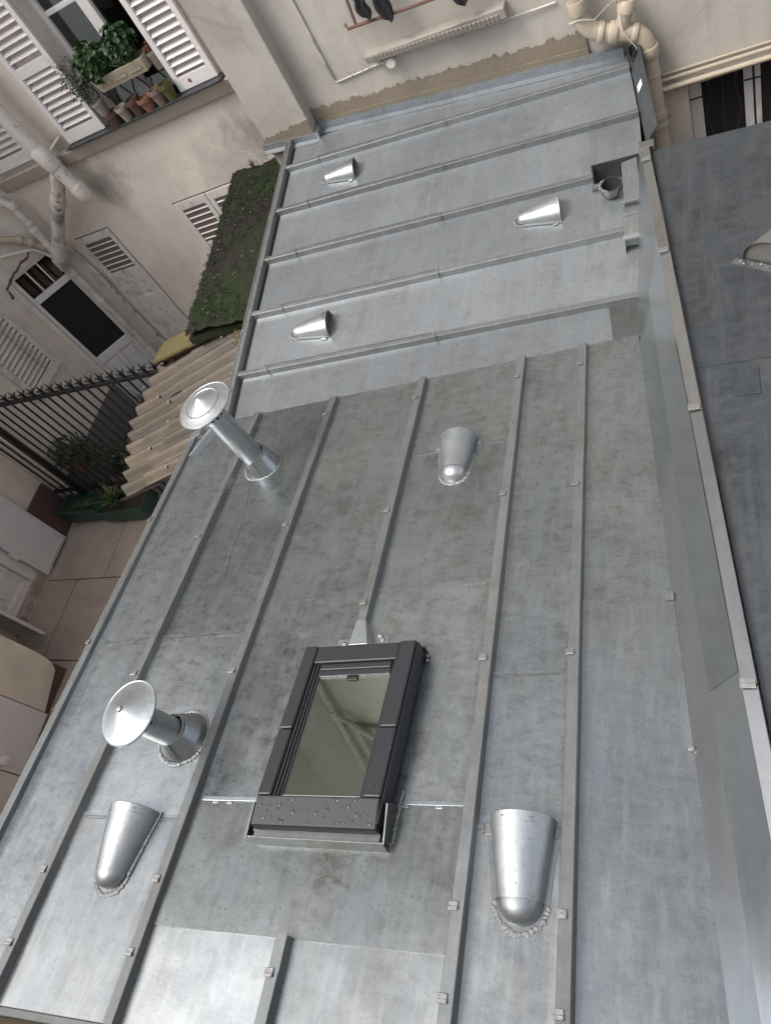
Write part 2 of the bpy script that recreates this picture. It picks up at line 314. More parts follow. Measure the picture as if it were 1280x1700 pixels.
def tag(o, label, cat, group=None):
    o['label'] = label; o['category'] = cat
    if group: o['group'] = group
    return o
def struct(o): o['kind'] = 'structure'; return o
def share(name, me_obj, parent, mat):   # a copy of a piece sharing its mesh
    c = me_obj.copy(); COL.objects.link(c); c.parent = parent; c.matrix_parent_inverse = Matrix(); c.matrix_basis = mat; return c

# frames: front roof (a right, b downhill = away, c off the sheet) and back roof (a right = downhill, b away, c off the sheet)
OF, F1, F2, FN = V((-0.10327, -0.3531, -2.37164)), V((0.99422, 0.09109, -0.05685)), V((-0.09837, 0.98491, -0.14236)), V((0.04303, 0.14712, 0.98818))
OB, B1, B2, BN = V((-2.91672, 2.63636, -2.72509)), V((0.98803, 0.106, -0.11207)), V((-0.10253, 0.99407, 0.03629)), V((0.11525, -0.02436, 0.99304))
def Ff(a, b, c=0.0): return OF + F1 * a + F2 * b + FN * c
def Bf(a, b, c=0.0): return OB + B1 * a + B2 * b + BN * c
def frame_mat(o, x, y, z):
    return Matrix(((x.x, y.x, z.x, o.x), (x.y, y.y, z.y, o.y), (x.z, y.z, z.z, o.z), (0, 0, 0, 1)))
GZ = -5.0                                # courtyard level

# ================================================================== ground
mb = MB(); mb.box(-60, 60, -60, 60, GZ - 0.3, GZ - 0.035)
struct(mb.build('ground', 'ground'))
slabs = bpy.data.objects.new('pavement', None); COL.objects.link(slabs); slabs.location = (-6, 2.5, GZ); struct(slabs)
def slab(x0, x1, y0, y1):
    g = 0.006; a = R_(5.5)
    mb = MB(); mb.box(x0 + g, x1 - g, y0 + g, y1 - g, GZ - 0.06, GZ + rnd.uniform(-0.003, 0.003))
    return mb.build('slab', 'concrete', slabs, bevel=0.004)
for (y0, y1, xs) in ((-1.2, 0.3, (-8.2, -6.6, -5.2, -3.2)), (0.3, 1.82, (-8.2, -7.0, -6.0, -4.6, -3.2)), (1.82, 2.81, (-8.2, -7.05, -5.95, -4.6, -3.2)), (2.81, 3.72, (-8.2, -6.62, -5.0, -3.2))):
    for x0, x1 in zip(xs, xs[1:]): slab(x0, x1, y0, y1)

# ================================================================== apartment building at the back: three wall planes, storeys going up
apt = thing('apartment_building', 'beige rendered apartment building with louvred white shutters behind the zinc roofs', 'building', (-3.5, 6.0, GZ))
TOP = 11.0
TOPR = 4.0
def wall_cells(fr, u0, u1, z0, z1, depth, holes):
    """wall in frame fr(u, d, z) (d = depth into the wall) with rectangular openings, butted cells"""
    us = sorted({u0, u1, *[h[0] for h in holes], *[h[1] for h in holes]}); us = [u for u in us if u0 <= u <= u1]
    mb = MB()
    for a, c in zip(us, us[1:]):
        cuts = sorted([(h[2], h[3]) for h in holes if h[0] <= a + 1e-6 and h[1] >= c - 1e-6]); z = z0
        for (h0, h1) in cuts + [(z1, z1)]:
            if h0 > z + 1e-6: mb.fbox(fr, a, c, 0, depth, z, h0)
            z = max(z, h1)
    bmesh.ops.remove_doubles(mb.b, verts=mb.b.verts, dist=1e-5)
    seen = {}
    for f in list(mb.b.faces):           # drop the inner faces where cells butt
        k = tuple(round(x, 4) for x in f.calc_center_median())
        seen.setdefault(k, []).append(f)
    dead = [f for l in seen.values() if len(l) > 1 for f in l]
    if dead: bmesh.ops.delete(mb.b, geom=dead, context='FACES')
    return mb
YL, YR, YP = 6.0, 5.88, 5.74
XA = -6.82                               # left end of the facade
frL = lambda u, d, z: V((u, YL + d, z))
frR = lambda u, d, z: V((u, YR + d, z))
holesL = [(-5.11, -4.17, -1.95, -0.15), (-6.35, -5.75, 6.9, 8.6)] + [(-5.11, -4.17, 1.05 + 3 * k, 2.85 + 3 * k) for k in range(2)]
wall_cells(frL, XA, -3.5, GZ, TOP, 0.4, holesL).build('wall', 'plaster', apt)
holesR = [(-2.25, -1.35, 0.1, 1.9)] + [(-0.165, 0.62, -4.9, -3.33)]
wall_cells(frR, -3.15, 2.6, GZ, TOPR, 0.4, [h for h in holesR]).build('wall', 'plaster_grey', apt)
# pilaster between the two wall planes
mb = MB(); mb.hexa([V(q) for q in ((-3.56, YP, -2.75), (-3.09, YP, -2.75), (-3.09, YR + .05, -2.75), (-3.56, YR + .2, -2.75), (-3.60, YP, TOP), (-3.13, YP, TOP), (-3.13, YR + .05, TOP), (-3.60, YR + .2, TOP))])
mb.build('pilaster', 'plaster_grey', apt, bevel=0.008)
# mortar bands just above the roof, with a ragged upper edge
def ragged_band(pts0, pts1, y, name, n, amp, up=1.0):
    mb = MB(); lo, hi = [], []
    for i in range(n + 1):
        t = i / n; a = V(pts0[0]).lerp(V(pts0[1]), t); c = V(pts1[0]).lerp(V(pts1[1]), t)
        c.z += amp * (noise.noise(V((i * 0.37, y * 3, 0))) + 0.6 * noise.noise(V((i * 0.9, 5, y))))
        lo.append(a); hi.append(c)
    for i in range(n):
        mb.hexa([V((lo[i].x, y, lo[i].z)), V((lo[i + 1].x, y, lo[i + 1].z)), V((lo[i + 1].x, y + .03, lo[i + 1].z)), V((lo[i].x, y + .03, lo[i].z)),
                 V((hi[i].x, y + .006, hi[i].z)), V((hi[i + 1].x, y + .006, hi[i + 1].z)), V((hi[i + 1].x, y + .03, hi[i + 1].z)), V((hi[i].x, y + .03, hi[i].z))])
    return mb.build(name, 'mortar', apt)
ragged_band(((-3.075, 0, -2.72), (-0.80, 0, -2.99)), ((-3.09, 0, -2.455), (-0.80, 0, -2.665)), YR - 0.022, 'mortar_band', 150, 0.028)
ragged_band(((-3.57, 0, -2.62), (-3.095, 0, -2.72)), ((-3.575, 0, -2.485), (-3.1, 0, -2.455)), YP - 0.014, 'mortar_band', 40, 0.022)
mb = MB(); mb.prism([V((-3.075, YR - 0.03, -2.545)), V((-0.80, YR - 0.03, -2.775)), V((-0.80, YR - 0.03, -2.99)), V((-3.075, YR - 0.03, -2.72))], V((0, 0.012, 0)))
mb.build('mortar_fillet', 'mortar', apt)
# sill zinc and moulding under the flower window
mb = MB(); mb.box(-5.62, -3.70, YL - 0.145, YL + 0.2, -1.964, -1.95); mb.build('window_sill', 'zinc_old', apt, bevel=0.004)
mb = MB(); mb.hexa([V(q) for q in ((-6.80, YL - .05, -2.11), (-3.66, YL - .05, -2.11), (-3.66, YL, -2.11), (-6.80, YL, -2.11), (-6.80, YL - .10, -1.978), (-3.66, YL - .10, -1.978), (-3.66, YL, -1.978), (-6.80, YL, -1.978))])
mb.build('moulding', 'mould', apt, bevel=0.01)
def casement(u0, u1, z0, z1, fr, y_in=0.2):
    w = bpy.data.objects.new('window', None)
    mb = MB(); t = 0.05
    for a, c, e, f in ((u0, u0 + t, z0, z1), (u1 - t, u1, z0, z1), (u0 + t, u1 - t, z1 - t, z1), (u0 + t, u1 - t, z0, z0 + t)): mb.fbox(fr, a, c, y_in - .03, y_in + .03, e, f)
    um = (u0 + u1) / 2
    mb.fbox(fr, um - .055, um + .055, y_in - .04, y_in + .02, z0 + t, z1 - t)
    zt = z0 + 0.50 * (z1 - z0)
    for a, c in ((u0 + t, um - .055), (um + .055, u1 - t)): mb.fbox(fr, a, c, y_in - .02, y_in + .02, zt - .02, zt + .02)
    o = mb.build('window', 'paint', apt, bevel=0.004)
    for a, c in ((u0 + t, um - .055), (um + .055, u1 - t)):
        for e, f in ((z0 + t, zt - .02), (zt + .02, z1 - t)):
            m2 = MB(); m2.fbox(fr, a, c, y_in + .001, y_in + .006, e, f); m2.build('pane', 'glass', o)
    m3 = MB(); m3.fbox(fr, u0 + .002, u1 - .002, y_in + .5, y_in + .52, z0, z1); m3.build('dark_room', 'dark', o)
    return o
casement(-5.11, -4.17, -1.95, -0.15, frL)
for k in range(2): casement(-5.11, -4.17, 1.05 + 3 * k, 2.85 + 3 * k, frL)
casement(-6.35, -5.75, 6.9, 8.6, frL)
for z in (1.0, 4.0, 6.7, 9.6):
    mb = MB(); mb.box(-6.7, -3.66, YL - .09, YL - .001, z - .16, z - .03); mb.build('moulding', 'mould', apt, bevel=.01)
for k in range(1): casement(-2.25, -1.35, 0.1 + 3 * k, 1.9 + 3 * k, frR)
# louvred shutters: frame, then each slat
def shutter(u0, u1, z0, z1, fr, m='paint', mids=(), solid_below=None, pitch=0.062, dd=-0.055, t=0.045, label=None):
    mb = MB(); st = 0.055
    mb.fbox(fr, u0, u0 + st, dd, dd + t, z0, z1); mb.fbox(fr, u1 - st, u1, dd, dd + t, z0, z1)
    rails = [(z0, z0 + .11), (z1 - .09, z1)] + [(z - .045, z + .045) for z in mids]
    for a, c in rails: mb.fbox(fr, u0 + st, u1 - st, dd + .002, dd + t - .002, a, c)
    lim = z0 + .11
    if solid_below is not None:
        mb.fbox(fr, u0 + st, u1 - st, dd + .009, dd + t - .010, z0 + .11, solid_below); lim = solid_below
    o = mb.build('shutter', m, apt, bevel=0.004)
    if label: o['label'] = label
    rails.sort(); z = lim + pitch * 0.7; first = None
    while z < z1 - .09 - pitch * 0.3:
        if all(not (a - .02 < z < c + .02) for a, c in rails):
            m2 = MB(); w = (u1 - u0) - 2 * st - .002
            if first is None:
                m2.hexa([fr(u0 + st + .001, dd + .001, z - .013), fr(u1 - st - .001, dd + .001, z - .013), fr(u1 - st - .001, dd + .012, z - .017), fr(u0 + st + .001, dd + .012, z - .017),
                         fr(u0 + st + .001, dd + t - .010, z + .012), fr(u1 - st - .001, dd + t - .010, z + .012), fr(u1 - st - .001, dd + t - .002, z + .006), fr(u0 + st + .001, dd + t - .002, z + .006)])
                first = m2.build('slat', m, o); zf = z
            else:
                sh = share('slat', first, o, Matrix.Translation((0, 0, z - zf)))
        z += pitch
    if solid_below is not None:
        m3 = MB(); m3.fbox(fr, u0 - .010, u1 + .010, -.0412, -.0385, z0, z1 + .014); m3.build('reveal_joint', 'reveal', apt)
    return o
shutter(-5.605, -5.115, -1.945, -0.12, frL, 'paint', mids=(-1.28,), label='left leaf of the open shutters of the flower window')
shutter(-4.17, -3.745, -1.945, -0.12, frL, 'paint', mids=(-1.05,), label='right leaf of the open shutters, rust spot at its foot')
shutter(-6.72, -6.10, -1.925, -0.12, frL, 'paint', label='shutter leaf at the far left, behind the thick pipe')
frS = lambda u, d, z: V((u, YL + d + 0.040, z))
shutter(-6.545, -6.03, -4.85, -2.85, frS, 'paint_dirty', mids=(-3.80,), solid_below=-3.36, pitch=0.066, label='closed ground floor shutter with louvred top, near the corner pipe')
shutter(-5.075, -4.66, -4.85, -2.86, frS, 'paint_dirty', solid_below=-3.36, pitch=0.066, label='closed ground floor shutter beside the mossy slab')
shutter(-4.65, -4.23, -4.85, -2.86, frS, 'paint_dirty', solid_below=-3.36, pitch=0.066)
mb = MB(); mb.lathe((-4.02, YL - .0560, -1.885), (0, -1, 0), [(0.0, .002), (.012, .0015), (.018, 0)], 9); mb.build('rust_spot', plain('orange_rust', (0.30, 0.12, 0.045), 0.8, var=.4, scale=60), apt)
# canted wall with the door
A0, AD, AN = V((-7.32, 5.48, 0)), V((0.735, 0.678, 0)), V((-0.678, 0.735, 0))
frD = lambda u, d, z: A0 + AD * u + AN * d + V((0, 0, z))
wall_cells(frD, -0.06, 0.80, GZ, TOP, 0.3, [(0.015, 0.605, GZ, -2.78)]).build('wall', 'plaster', apt)
def door():
    mb = MB(); y0, y1 = .03, .075
    for a, c, e, f in ((.017, .065, GZ, -2.785), (.545, .603, GZ, -2.785), (.065, .545, -2.83, -2.785), (.065, .545, -3.20, -3.12), (.065, .545, -4.25, -4.13), (.065, .545, GZ, -4.85), (.285, .325, -4.85, -4.25)): mb.fbox(frD, a, c, y0, y1, e, f)
    d = mb.build('door', 'paint_lilac', apt, bevel=0.006)
    m2 = MB(); m2.fbox(frD, .065, .545, y0 + .02, y0 + .024, -4.13, -3.20); m2.build('glass_panel', 'dark', d)
    for a, c in ((.065, .285), (.325, .545)):
        m2 = MB(); m2.fbox(frD, a, c, y0 + .022, y1 - .01, -4.85, -4.25); m2.build('door_panel', 'paint_lilac', d)
        m2 = MB(); m2.fbox(frD, a + .035, c - .035, y0 + .008, y0 + .022, -4.81, -4.29); m2.build('door_panel', 'paint_lilac', d, bevel=0.006)
    for k in range(3):
        a = .065 + k * .16
        m2 = MB(); m2.fbox(frD, a + .008, a + .152, y0 + .02, y0 + .024, -3.12, -2.83); m2.build('transom_pane', 'glass', d)
    m2 = MB()
    for k in (1, 2): m2.fbox(frD, .065 + k * .16 - .008, .065 + k * .16 + .008, y0 + .005, y1 - .01, -3.12, -2.83)
    m2.build('transom_bar', 'paint', d)
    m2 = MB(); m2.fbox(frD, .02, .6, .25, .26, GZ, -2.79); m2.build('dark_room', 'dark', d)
    return d
door()
# left wall beyond the fence with its slate-painted plinth and louvred shutter
mb = MB(); mb.box(-7.75, -7.35, 3.86, 5.60, GZ, TOP); mb.build('wall', 'plaster', apt)
mb = MB(); mb.box(-7.349, -7.325, 3.86, 5.47, GZ, -4.5); mb.build('plinth', 'slate', apt, bevel=0.004)
frW = lambda u, d, z: V((-7.35 - d, u, z))
shutter(4.52, 5.12, -3.75, -2.05, frW, 'paint_dirty', label='louvred shutter on the wall behind the iron railing')

# right hand cornice, window bars and rough pier
mb = MB()
mb.hexa([V(q) for q in ((-0.36, YR - .07, -3.275), (2.6, YR - .07, -3.36), (2.6, YR, -3.36), (-0.36, YR, -3.275), (-0.36, YR - .09, -3.245), (2.6, YR - .09, -3.33), (2.6, YR, -3.33), (-0.36, YR, -3.245))])
mb.build('cornice', 'mould', apt, bevel=0.008)
mb = MB(); mb.tube([(-0.36, YR - .10, -3.235), (2.6, YR - .10, -3.32)], 0.016, 8); mb.tube([(-0.36, YR - .045, -3.195), (2.6, YR - .045, -3.28)], 0.014, 8)
mb.tube([(-0.36, YR - .02, -3.165), (2.6, YR - .02, -3.25)], 0.010, 8); mb.build('cornice_pipe', 'pipe_b', apt, smooth=True)
mb = MB(); mb.box(-0.345, -0.165, YR - .03, YR + .02, GZ, -3.285); mb.build('pier', 'plaster_rough', apt, bevel=0.006)
def barred_window():
    mb = MB(); y = YR + .12
    for a, c, e, f in ((-.163, -.075, -4.9, -3.335), (.22, .285, -4.9, -3.335), (.30, .335, -4.9, -3.335), (.285, .30, -4.9, -3.34), (.335, .62, -4.9, -4.75)): mb.box(a, c, y, y + .05, e, f)
    o = mb.build('barred_window', 'paint_dirty', apt)
    m2 = MB(); m2.box(-.075, .22, y + .02, y + .024, -4.9, -3.335); m2.build('pane', 'dark', o)
    m2 = MB(); m2.box(.335, .62, y + .02, y + .024, -4.75, -3.335); m2.build('pane', 'dark', o)
    for x in (0.07, 0.285):
        m2 = MB(); m2.tube([(x, YR + .05, -4.9), (x, YR + .05, -3.34)], .008, 6); m2.build('bar', 'iron', o)
    for x, s in ((-.03, 1), (0.17, -1)):
        m2 = MB(); m2.tube([(x + s * .018 * math.sin(z * 16) * (1 if -3.85 < -3.34 - z < -3.4 else .3), YR + .05, -3.34 - z) for z in [k * .04 for k in range(39)]], .008, 6); m2.build('bar', 'iron', o)
    m2 = MB(); m2.tube([(-.163, YR + .05, -3.47), (-.07, YR + .05, -3.47)], .007, 6); m2.tube([(.22, YR + .05, -3.45), (.34, YR + .05, -3.46)], .007, 6); m2.build('bar', 'iron', o)
barred_window()
# stone ledge with fluted front and the conduit below it
def ledge():
    mb = MB(); x0, x1, y = -2.40, -1.28, YR - .11
    mb.hexa([V(q) for q in ((x0, y, -2.26), (x1, y, -2.335), (x1, YR, -2.335), (x0, YR, -2.26), (x0 - .01, y - .012, -2.20), (x1, y - .012, -2.255), (x1, YR, -2.255), (x0 - .01, YR, -2.20))])
    o = mb.build('ledge', 'ledge', apt, bevel=0.006)
    for k in range(30):
        t = (k + .5) / 30; m2 = MB(); x = x0 + .05 + t * (x1 - x0 - .1); z = -2.262 - .072 * t
        if k == 0:
            m2.hexa([V((x - .012, y - .0035, z + .004)), V((x + .012, y - .0035, z + .004)), V((x + .012, y, z)), V((x - .012, y, z)), V((x - .012, y - .0145, z + .046)), V((x + .012, y - .0145, z + .046)), V((x + .012, y - .006, z + .05)), V((x - .012, y - .006, z + .05))])
            f = m2.build('flute', 'ledge', o); p0_ = V((x, 0, z))
        else: share('flute', f, o, Matrix.Translation(V((x, 0, z)) - p0_))
ledge()

def pipe_thing(name, label, segs, m, cat='drainpipe', n=14):
    """segs: list of (part name, path, radius)"""
    t = thing(name, label, cat, segs[0][1][-1])
    for (nm, path, r) in segs:
        mb = MB(); mb.tube(path, r, n); mb.build(nm, m if not nm.endswith('*') else m, t, smooth=True, angle=50)
    return t
def collar(p, d, r, l=.05): d = V(d).normalized(); p = V(p); return ('collar', [p - d * l / 2, p - d * l * .4, p + d * l * .4, p + d * l / 2], [r * .96, r, r, r * .96])
def arc(p0, p1, p2, n=6):
    p0, p1, p2 = V(p0), V(p1), V(p2); return [p0 * (1 - t) ** 2 + p1 * 2 * t * (1 - t) + p2 * t * t for t in [k / n for k in range(n + 1)]]
pipe_thing('conduit', 'thin painted conduit turning a corner on the wall under the ledge', [('pipe', [(-2.80, YR - .012, -0.6), (-2.785, YR - .012, -1.674), (-2.766, YR - .012, -2.31), (-2.75, YR - .012, -2.328), (-2.32, YR - .012, -2.325), (-2.24, YR - .014, -2.31), (-2.21, YR - .03, -2.278), (-1.28, YR - .03, -2.375), (-0.95, YR - .014, -2.40)], .0075)], 'pipe_peel', 'conduit', 8)
mb = MB(); mb.lathe((-2.235, YR - .002, -2.33), (0, -1, 0), [(.035, 0), (.04, .03), (.04, .075), (.033, .082), (0, .083)], 16)
tag(mb.build('junction_knob', 'pipe_w', smooth=True), 'round pale cap sticking out of the wall below the ledge', 'wall cap')
# rusty drying rack with dark cloths
rk = thing('drying_rack', 'brown rusty drying rack folded against the upper wall', 'drying rack', (-2.2, YR, -1.9))
for p in ([(-2.46, YR - .05, -1.96), (-2.43, YR - .10, -1.975), (-2.02, YR - .12, -2.00), (-1.3, YR - .12, -2.05)], [(-2.36, YR - .03, -1.6), (-2.36, YR - .10, -1.975)], [(-2.37, YR - .06, -1.80), (-1.3, YR - .09, -1.90)]):
    mb = MB(); mb.tube(p, .012, 8); mb.build('rail', 'rust', rk, smooth=True)
def cloth(x, w, z0, z1, label, n=7):
    mb = MB()
    fn = lambda u, v: V((x + (u - .5) * w * (1 - .25 * v) + .012 * math.sin(v * 7 + u * 3), YR - .12 - .03 * math.sin(u * math.pi) - .015 * math.sin(u * 9), z0 + (z1 - z0) * v - .02 * math.sin(u * 5 + x)))
    mb.grid(fn, n, 8); return tag(mb.build('hanging_cloth', 'black', smooth=True, thick=.012), label, 'cloth')
cloth(-2.25, .10, -1.80, -1.95, 'narrow black cloth hanging at the left of the drying rack')
cloth(-2.10, .12, -1.76, -2.02, 'long black cloth hanging lowest from the drying rack')
cloth(-1.55, .13, -1.90, -2.12, 'black cloth hanging above the right end of the ledge')

# left pipes
pipe_thing('soil_pipe', 'thick white soil pipe with a capped stub hanging at the left of the facade', [
    ('pipe', [(-5.98, 5.80, 0.5), (-5.93, 5.80, -1.2), (-5.83, 5.80, -1.95), (-5.775, 5.80, -2.30)], .072),
    ('collar', [(-5.868, 5.80, -1.80), (-5.86, 5.80, -1.82), (-5.822, 5.80, -2.02), (-5.818, 5.80, -2.04)], [.074, .088, .088, .076]),
    ('end_cap', [(-5.785, 5.80, -2.24), (-5.778, 5.80, -2.27), (-5.762, 5.80, -2.37), (-5.75, 5.80, -2.42)], [.074, .084, .084, .05]),
    ('bracket', [(-5.80, 5.80, -1.90), (-5.70, 5.93, -1.86), (-5.69, 5.99, -1.86)], .012)], 'pipe_w', n=20)
pipe_thing('branch_pipe', 'peeling branch pipe slanting from the thick soil pipe to the corner', [
    ('pipe', [(-5.85, 5.80, -2.06), (-5.98, 5.80, -2.20), (-6.30, 5.81, -2.47), (-6.62, 5.82, -2.76)], .068),
    ('collar', [(-6.05, 5.80, -2.26), (-6.10, 5.80, -2.30), (-6.17, 5.80, -2.36), (-6.22, 5.80, -2.40)], [.07, .082, .082, .07]),
    ('elbow', [(-6.55, 5.82, -2.70), (-6.68, 5.82, -2.82), (-6.77, 5.82, -2.90), (-6.80, 5.82, -3.02)], [.078, .088, .088, .07])], 'pipe_peel', n=18)
pipe_thing('corner_pipe', 'pale drainpipe running down the corner beside the glazed door', [
    ('pipe', [(-6.80, 5.84, -2.98), (-6.77, 5.84, -4.0), (-6.76, 5.84, -4.98)], .042), collar((-6.795, 5.84, -3.12), (0, 0, 1), .052), collar((-6.775, 5.84, -3.55), (0, 0, 1), .05), collar((-6.765, 5.84, -4.62), (0, 0, 1), .052, .09)], 'pipe_w')
pipe_thing('corner_pipe', 'slim brown stained pipe on the wall right of the corner drainpipe', [
    ('pipe', [(-6.66, 5.94, -2.86), (-6.62, 5.95, -3.2), (-6.60, 5.96, -4.98)], .02), ('elbow', arc((-6.60, 5.88, -2.84), (-6.68, 5.92, -2.80), (-6.66, 5.94, -2.95)), .03)], 'pipe_peel')
pipe_thing('waste_pipe', 'white waste pipe with double collars joining the corner from the upper left', [
    ('pipe', [(-7.20, 5.70, -1.55), (-6.745, 5.84, -2.187), (-6.755, 5.84, -2.447), (-6.77, 5.84, -2.80)], .045), collar((-6.735, 5.84, -2.20), (.0, 0, -1), .056, .06), collar((-6.752, 5.84, -2.43), (0, 0, -1), .055, .05), collar((-6.757, 5.84, -2.51), (0, 0, -1), .057, .05)], 'pipe_w')
pipe_thing('waste_pipe', 'cream horizontal waste pipe entering the corner from the left edge', [
    ('pipe', [(-7.25, 5.40, -2.16), (-7.016, 5.600, -2.375), (-6.897, 5.71, -2.504), (-6.80, 5.80, -2.72)], [.043, .043, .043, .034]), collar((-6.90, 5.705, -2.50), (.6, .6, -.55), .056, .05), collar((-6.85, 5.75, -2.59), (.5, .5, -.7), .054, .05)], 'pipe_b')
pipe_thing('waste_pipe', 'thin white waste pipe just below the cream one', [
    ('pipe', [(-7.30, 5.35, -2.34), (-7.122, 5.51, -2.509), (-6.879, 5.73, -2.648), (-6.835, 5.78, -2.77), (-6.80, 5.82, -2.92)], .017)], 'pipe_w', n=10)
# pipes climbing the same corner higher up (seen mirrored in the skylight pane)
pipe_thing('corner_stack', 'painted soil stack climbing the facade corner high above the courtyard', [('pipe', [(-6.55, 5.86, -.2), (-6.55, 5.86, 8.4)], .06), collar((-6.55, 5.86, 3.0), (0, 0, 1), .075, .1), collar((-6.55, 5.86, 6.0), (0, 0, 1), .075, .1), ('branch', [(-5.2, 5.86, 7.6), (-6.0, 5.86, 6.7), (-6.55, 5.86, 6.1)], .05), ('branch', [(-6.55, 5.86, 4.3), (-6.9, 5.62, 5.0), (-7.15, 5.40, 5.5)], .05)], 'pipe_w')
def ragged_cable(path, r, lab):
    mb = MB(); pts = []
    for a, c in zip(path, path[1:]):
        for k in range(5):
            q = V(a).lerp(V(c), k / 5); pts.append(q + V((rnd.uniform(-.012, .012), 0, rnd.uniform(-.012, .012))))
    mb.tube(pts, [r * rnd.uniform(.5, 1.5) for _ in pts], 6); return tag(mb.build('dry_vine', 'pot_dark'), lab, 'vine')
ragged_cable([(-6.92, 5.70, -2.66), (-7.003, 5.64, -2.684), (-7.144, 5.51, -2.72), (-7.28, 5.38, -2.81), (-7.31, 5.35, -2.95)], .012, 'dry brown vine clinging under the thin white waste pipe')

# right pipes
YQ = 5.77
pipe_thing('drainpipe', 'beige drainpipe with elbows and a swan neck at the right end of the back wall', [
    ('pipe', [(-0.81, YQ, -1.2), (-0.80, YQ, -2.42), (-0.79, YQ, -2.50)], .058), collar((-0.798, YQ, -2.44), (0, 0, 1), .071, .09),
    ('elbow', arc((-0.80, YQ, -2.48), (-0.79, YQ, -2.62), (-0.66, YQ, -2.67)), .060),
    ('pipe', [(-0.68, YQ, -2.665), (-0.47, YQ, -2.745)], .058), collar((-0.68, YQ, -2.665), (.9, 0, -.35), .072, .04), collar((-0.60, YQ, -2.695), (.9, 0, -.35), .072, .06), collar((-0.46, YQ, -2.752), (.9, 0, -.35), .072, .04),
    ('elbow', arc((-0.48, YQ, -2.742), (-0.39, YQ, -2.785), (-0.385, YQ, -2.91)), .060),
    ('pipe', [(-0.385, YQ, -2.88), (-0.385, YQ, -4.98)], .054), collar((-0.385, YQ, -2.91), (0, 0, 1), .070, .07), collar((-0.385, YQ, -3.09), (0, 0, 1), .058, .02), collar((-0.386, YQ, -3.40), (0, 0, 1), .068, .07), collar((-0.386, YQ, -3.48), (0, 0, 1), .068, .05),
    ('branch', [(-0.545, YQ, -2.715), (-0.50, YQ - .005, -2.60), (-0.485, YQ - .01, -2.56)], [.05, .052, .052]), ('branch_cap', [(-0.49, YQ - .01, -2.585), (-0.478, YQ - .01, -2.545), (-0.468, YQ - .01, -2.515)], [.064, .064, .045]),
    ('swan_neck', [(-0.478, YQ - .01, -2.53), (-0.51, YQ - .02, -2.48), (-0.545, YQ - .01, -2.43), (-0.53, YQ + .03, -2.37), (-0.52, YQ + .08, -2.35)], .026)], 'pipe_b', n=18)
cb = thing('cable', 'loose grey cable looped over the beige drainpipe', 'cable', (-0.6, YQ - .07, -2.6))
mb = MB(); mb.tube([(-0.87, YQ - .03, -2.52), (-0.80, YQ - .075, -2.50), (-0.70, YQ - .05, -2.545), (-0.62, YQ + .05, -2.54), (-0.55, YQ + .03, -2.50), (-0.53, YQ - .04, -2.56), (-0.535, YQ - .075, -2.66), (-0.50, YQ - .08, -2.74), (-0.46, YQ - .07, -2.82), (-0.45, YQ - .07, -3.3)], .0042, 6); mb.build('wire', 'pipe_peel', cb, smooth=True)

# ================================================================== courtyard, left
yb = thing('courtyard_house', 'low beige courtyard wall with white glazed door and plum painted base at the left', 'building', (-7.7, 2.4, GZ))
frH = lambda u, d, z: V((-7.64 - d, u, z))
wall_cells(frH, 1.6, 3.85, GZ, 1.5, 0.35, [(2.13, 2.74, -4.85, -2.6)]).build('wall', 'plaster', yb)
mb = MB(); mb.box(-7.639, -7.60, 3.0, 3.83, GZ, -4.40); mb.build('plinth', 'plum', yb, bevel=0.004)
mb = MB(); mb.box(-7.639, -7.585, 2.08, 2.99, GZ, -4.87); mb.build('plinth', plaster('pink_stone', (0.40, 0.31, 0.27), amt=0.35), yb, bevel=0.006)
mb = MB(); mb.box(-7.637, -7.54, 1.75, 2.99, GZ - .01, GZ + .012); mb.build('kerb', 'concrete', yb, bevel=0.004)
def french_door():
    mb = MB(); y0 = .06
    for a, c, e, f in ((2.132, 2.17, -4.85, -2.61), (2.70, 2.738, -4.85, -2.61), (2.17, 2.70, -4.845, -4.79), (2.41, 2.45, -4.79, -2.61), (2.17, 2.41, -4.42, -4.36), (2.45, 2.70, -4.42, -4.36)): mb.fbox(frH, a, c, y0, y0 + .05, e, f)
    d = mb.build('glazed_door', 'paint', yb, bevel=0.005)
    for a, c in ((2.17, 2.41), (2.45, 2.70)):
        m2 = MB(); m2.fbox(frH, a, c, y0 + .022, y0 + .04, -4.79, -4.42); m2.build('panel', 'paint', d)
        m2 = MB(); m2.fbox(frH, a + .035, c - .035, y0 + .010, y0 + .022, -4.755, -4.455); m2.build('panel', 'paint', d, bevel=0.006)
        m2 = MB(); m2.fbox(frH, a, c, y0 + .02, y0 + .026, -4.36, -2.61); m2.build('pane', 'glass', d)
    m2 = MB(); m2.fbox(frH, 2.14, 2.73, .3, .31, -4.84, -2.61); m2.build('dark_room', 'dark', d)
french_door()
mb = MB(); mb.fbox(frH, 2.74, 2.86, -.012, .002, GZ + .13, -2.6); mb.build('door_surround', 'paint_lilac', yb, bevel=0.003)
mb = MB(); mb.fbox(frH, 2.87, 3.40, -.085, -.045, -4.975, -3.0)
s_ = mb.build('shutter', 'paint_lilac', yb, bevel=0.008); s_['label'] = 'large plain shutter leaf folded back on the wall'
mb = MB(); mb.fbox(frH, 2.91, 3.36, -.094, -.0855, -4.93, -3.4); mb.build('shutter_panel', 'paint_lilac', s_, bevel=0.004)
mb = MB(); mb.fbox(frH, 2.94, 3.33, -.104, -.0945, -4.925, -4.91); mb.fbox(frH, 2.84, 2.87, -.08, -.05, -4.55, -4.42); mb.build('hinge', 'paint', s_)
mb = MB(); mb.fbox(frH, 2.075, 2.115, -.55, -.02, -4.93, -2.6)
s_ = mb.build('shutter', 'paint_lilac', yb, bevel=0.006); s_['label'] = 'shutter leaf standing open, seen edge on'
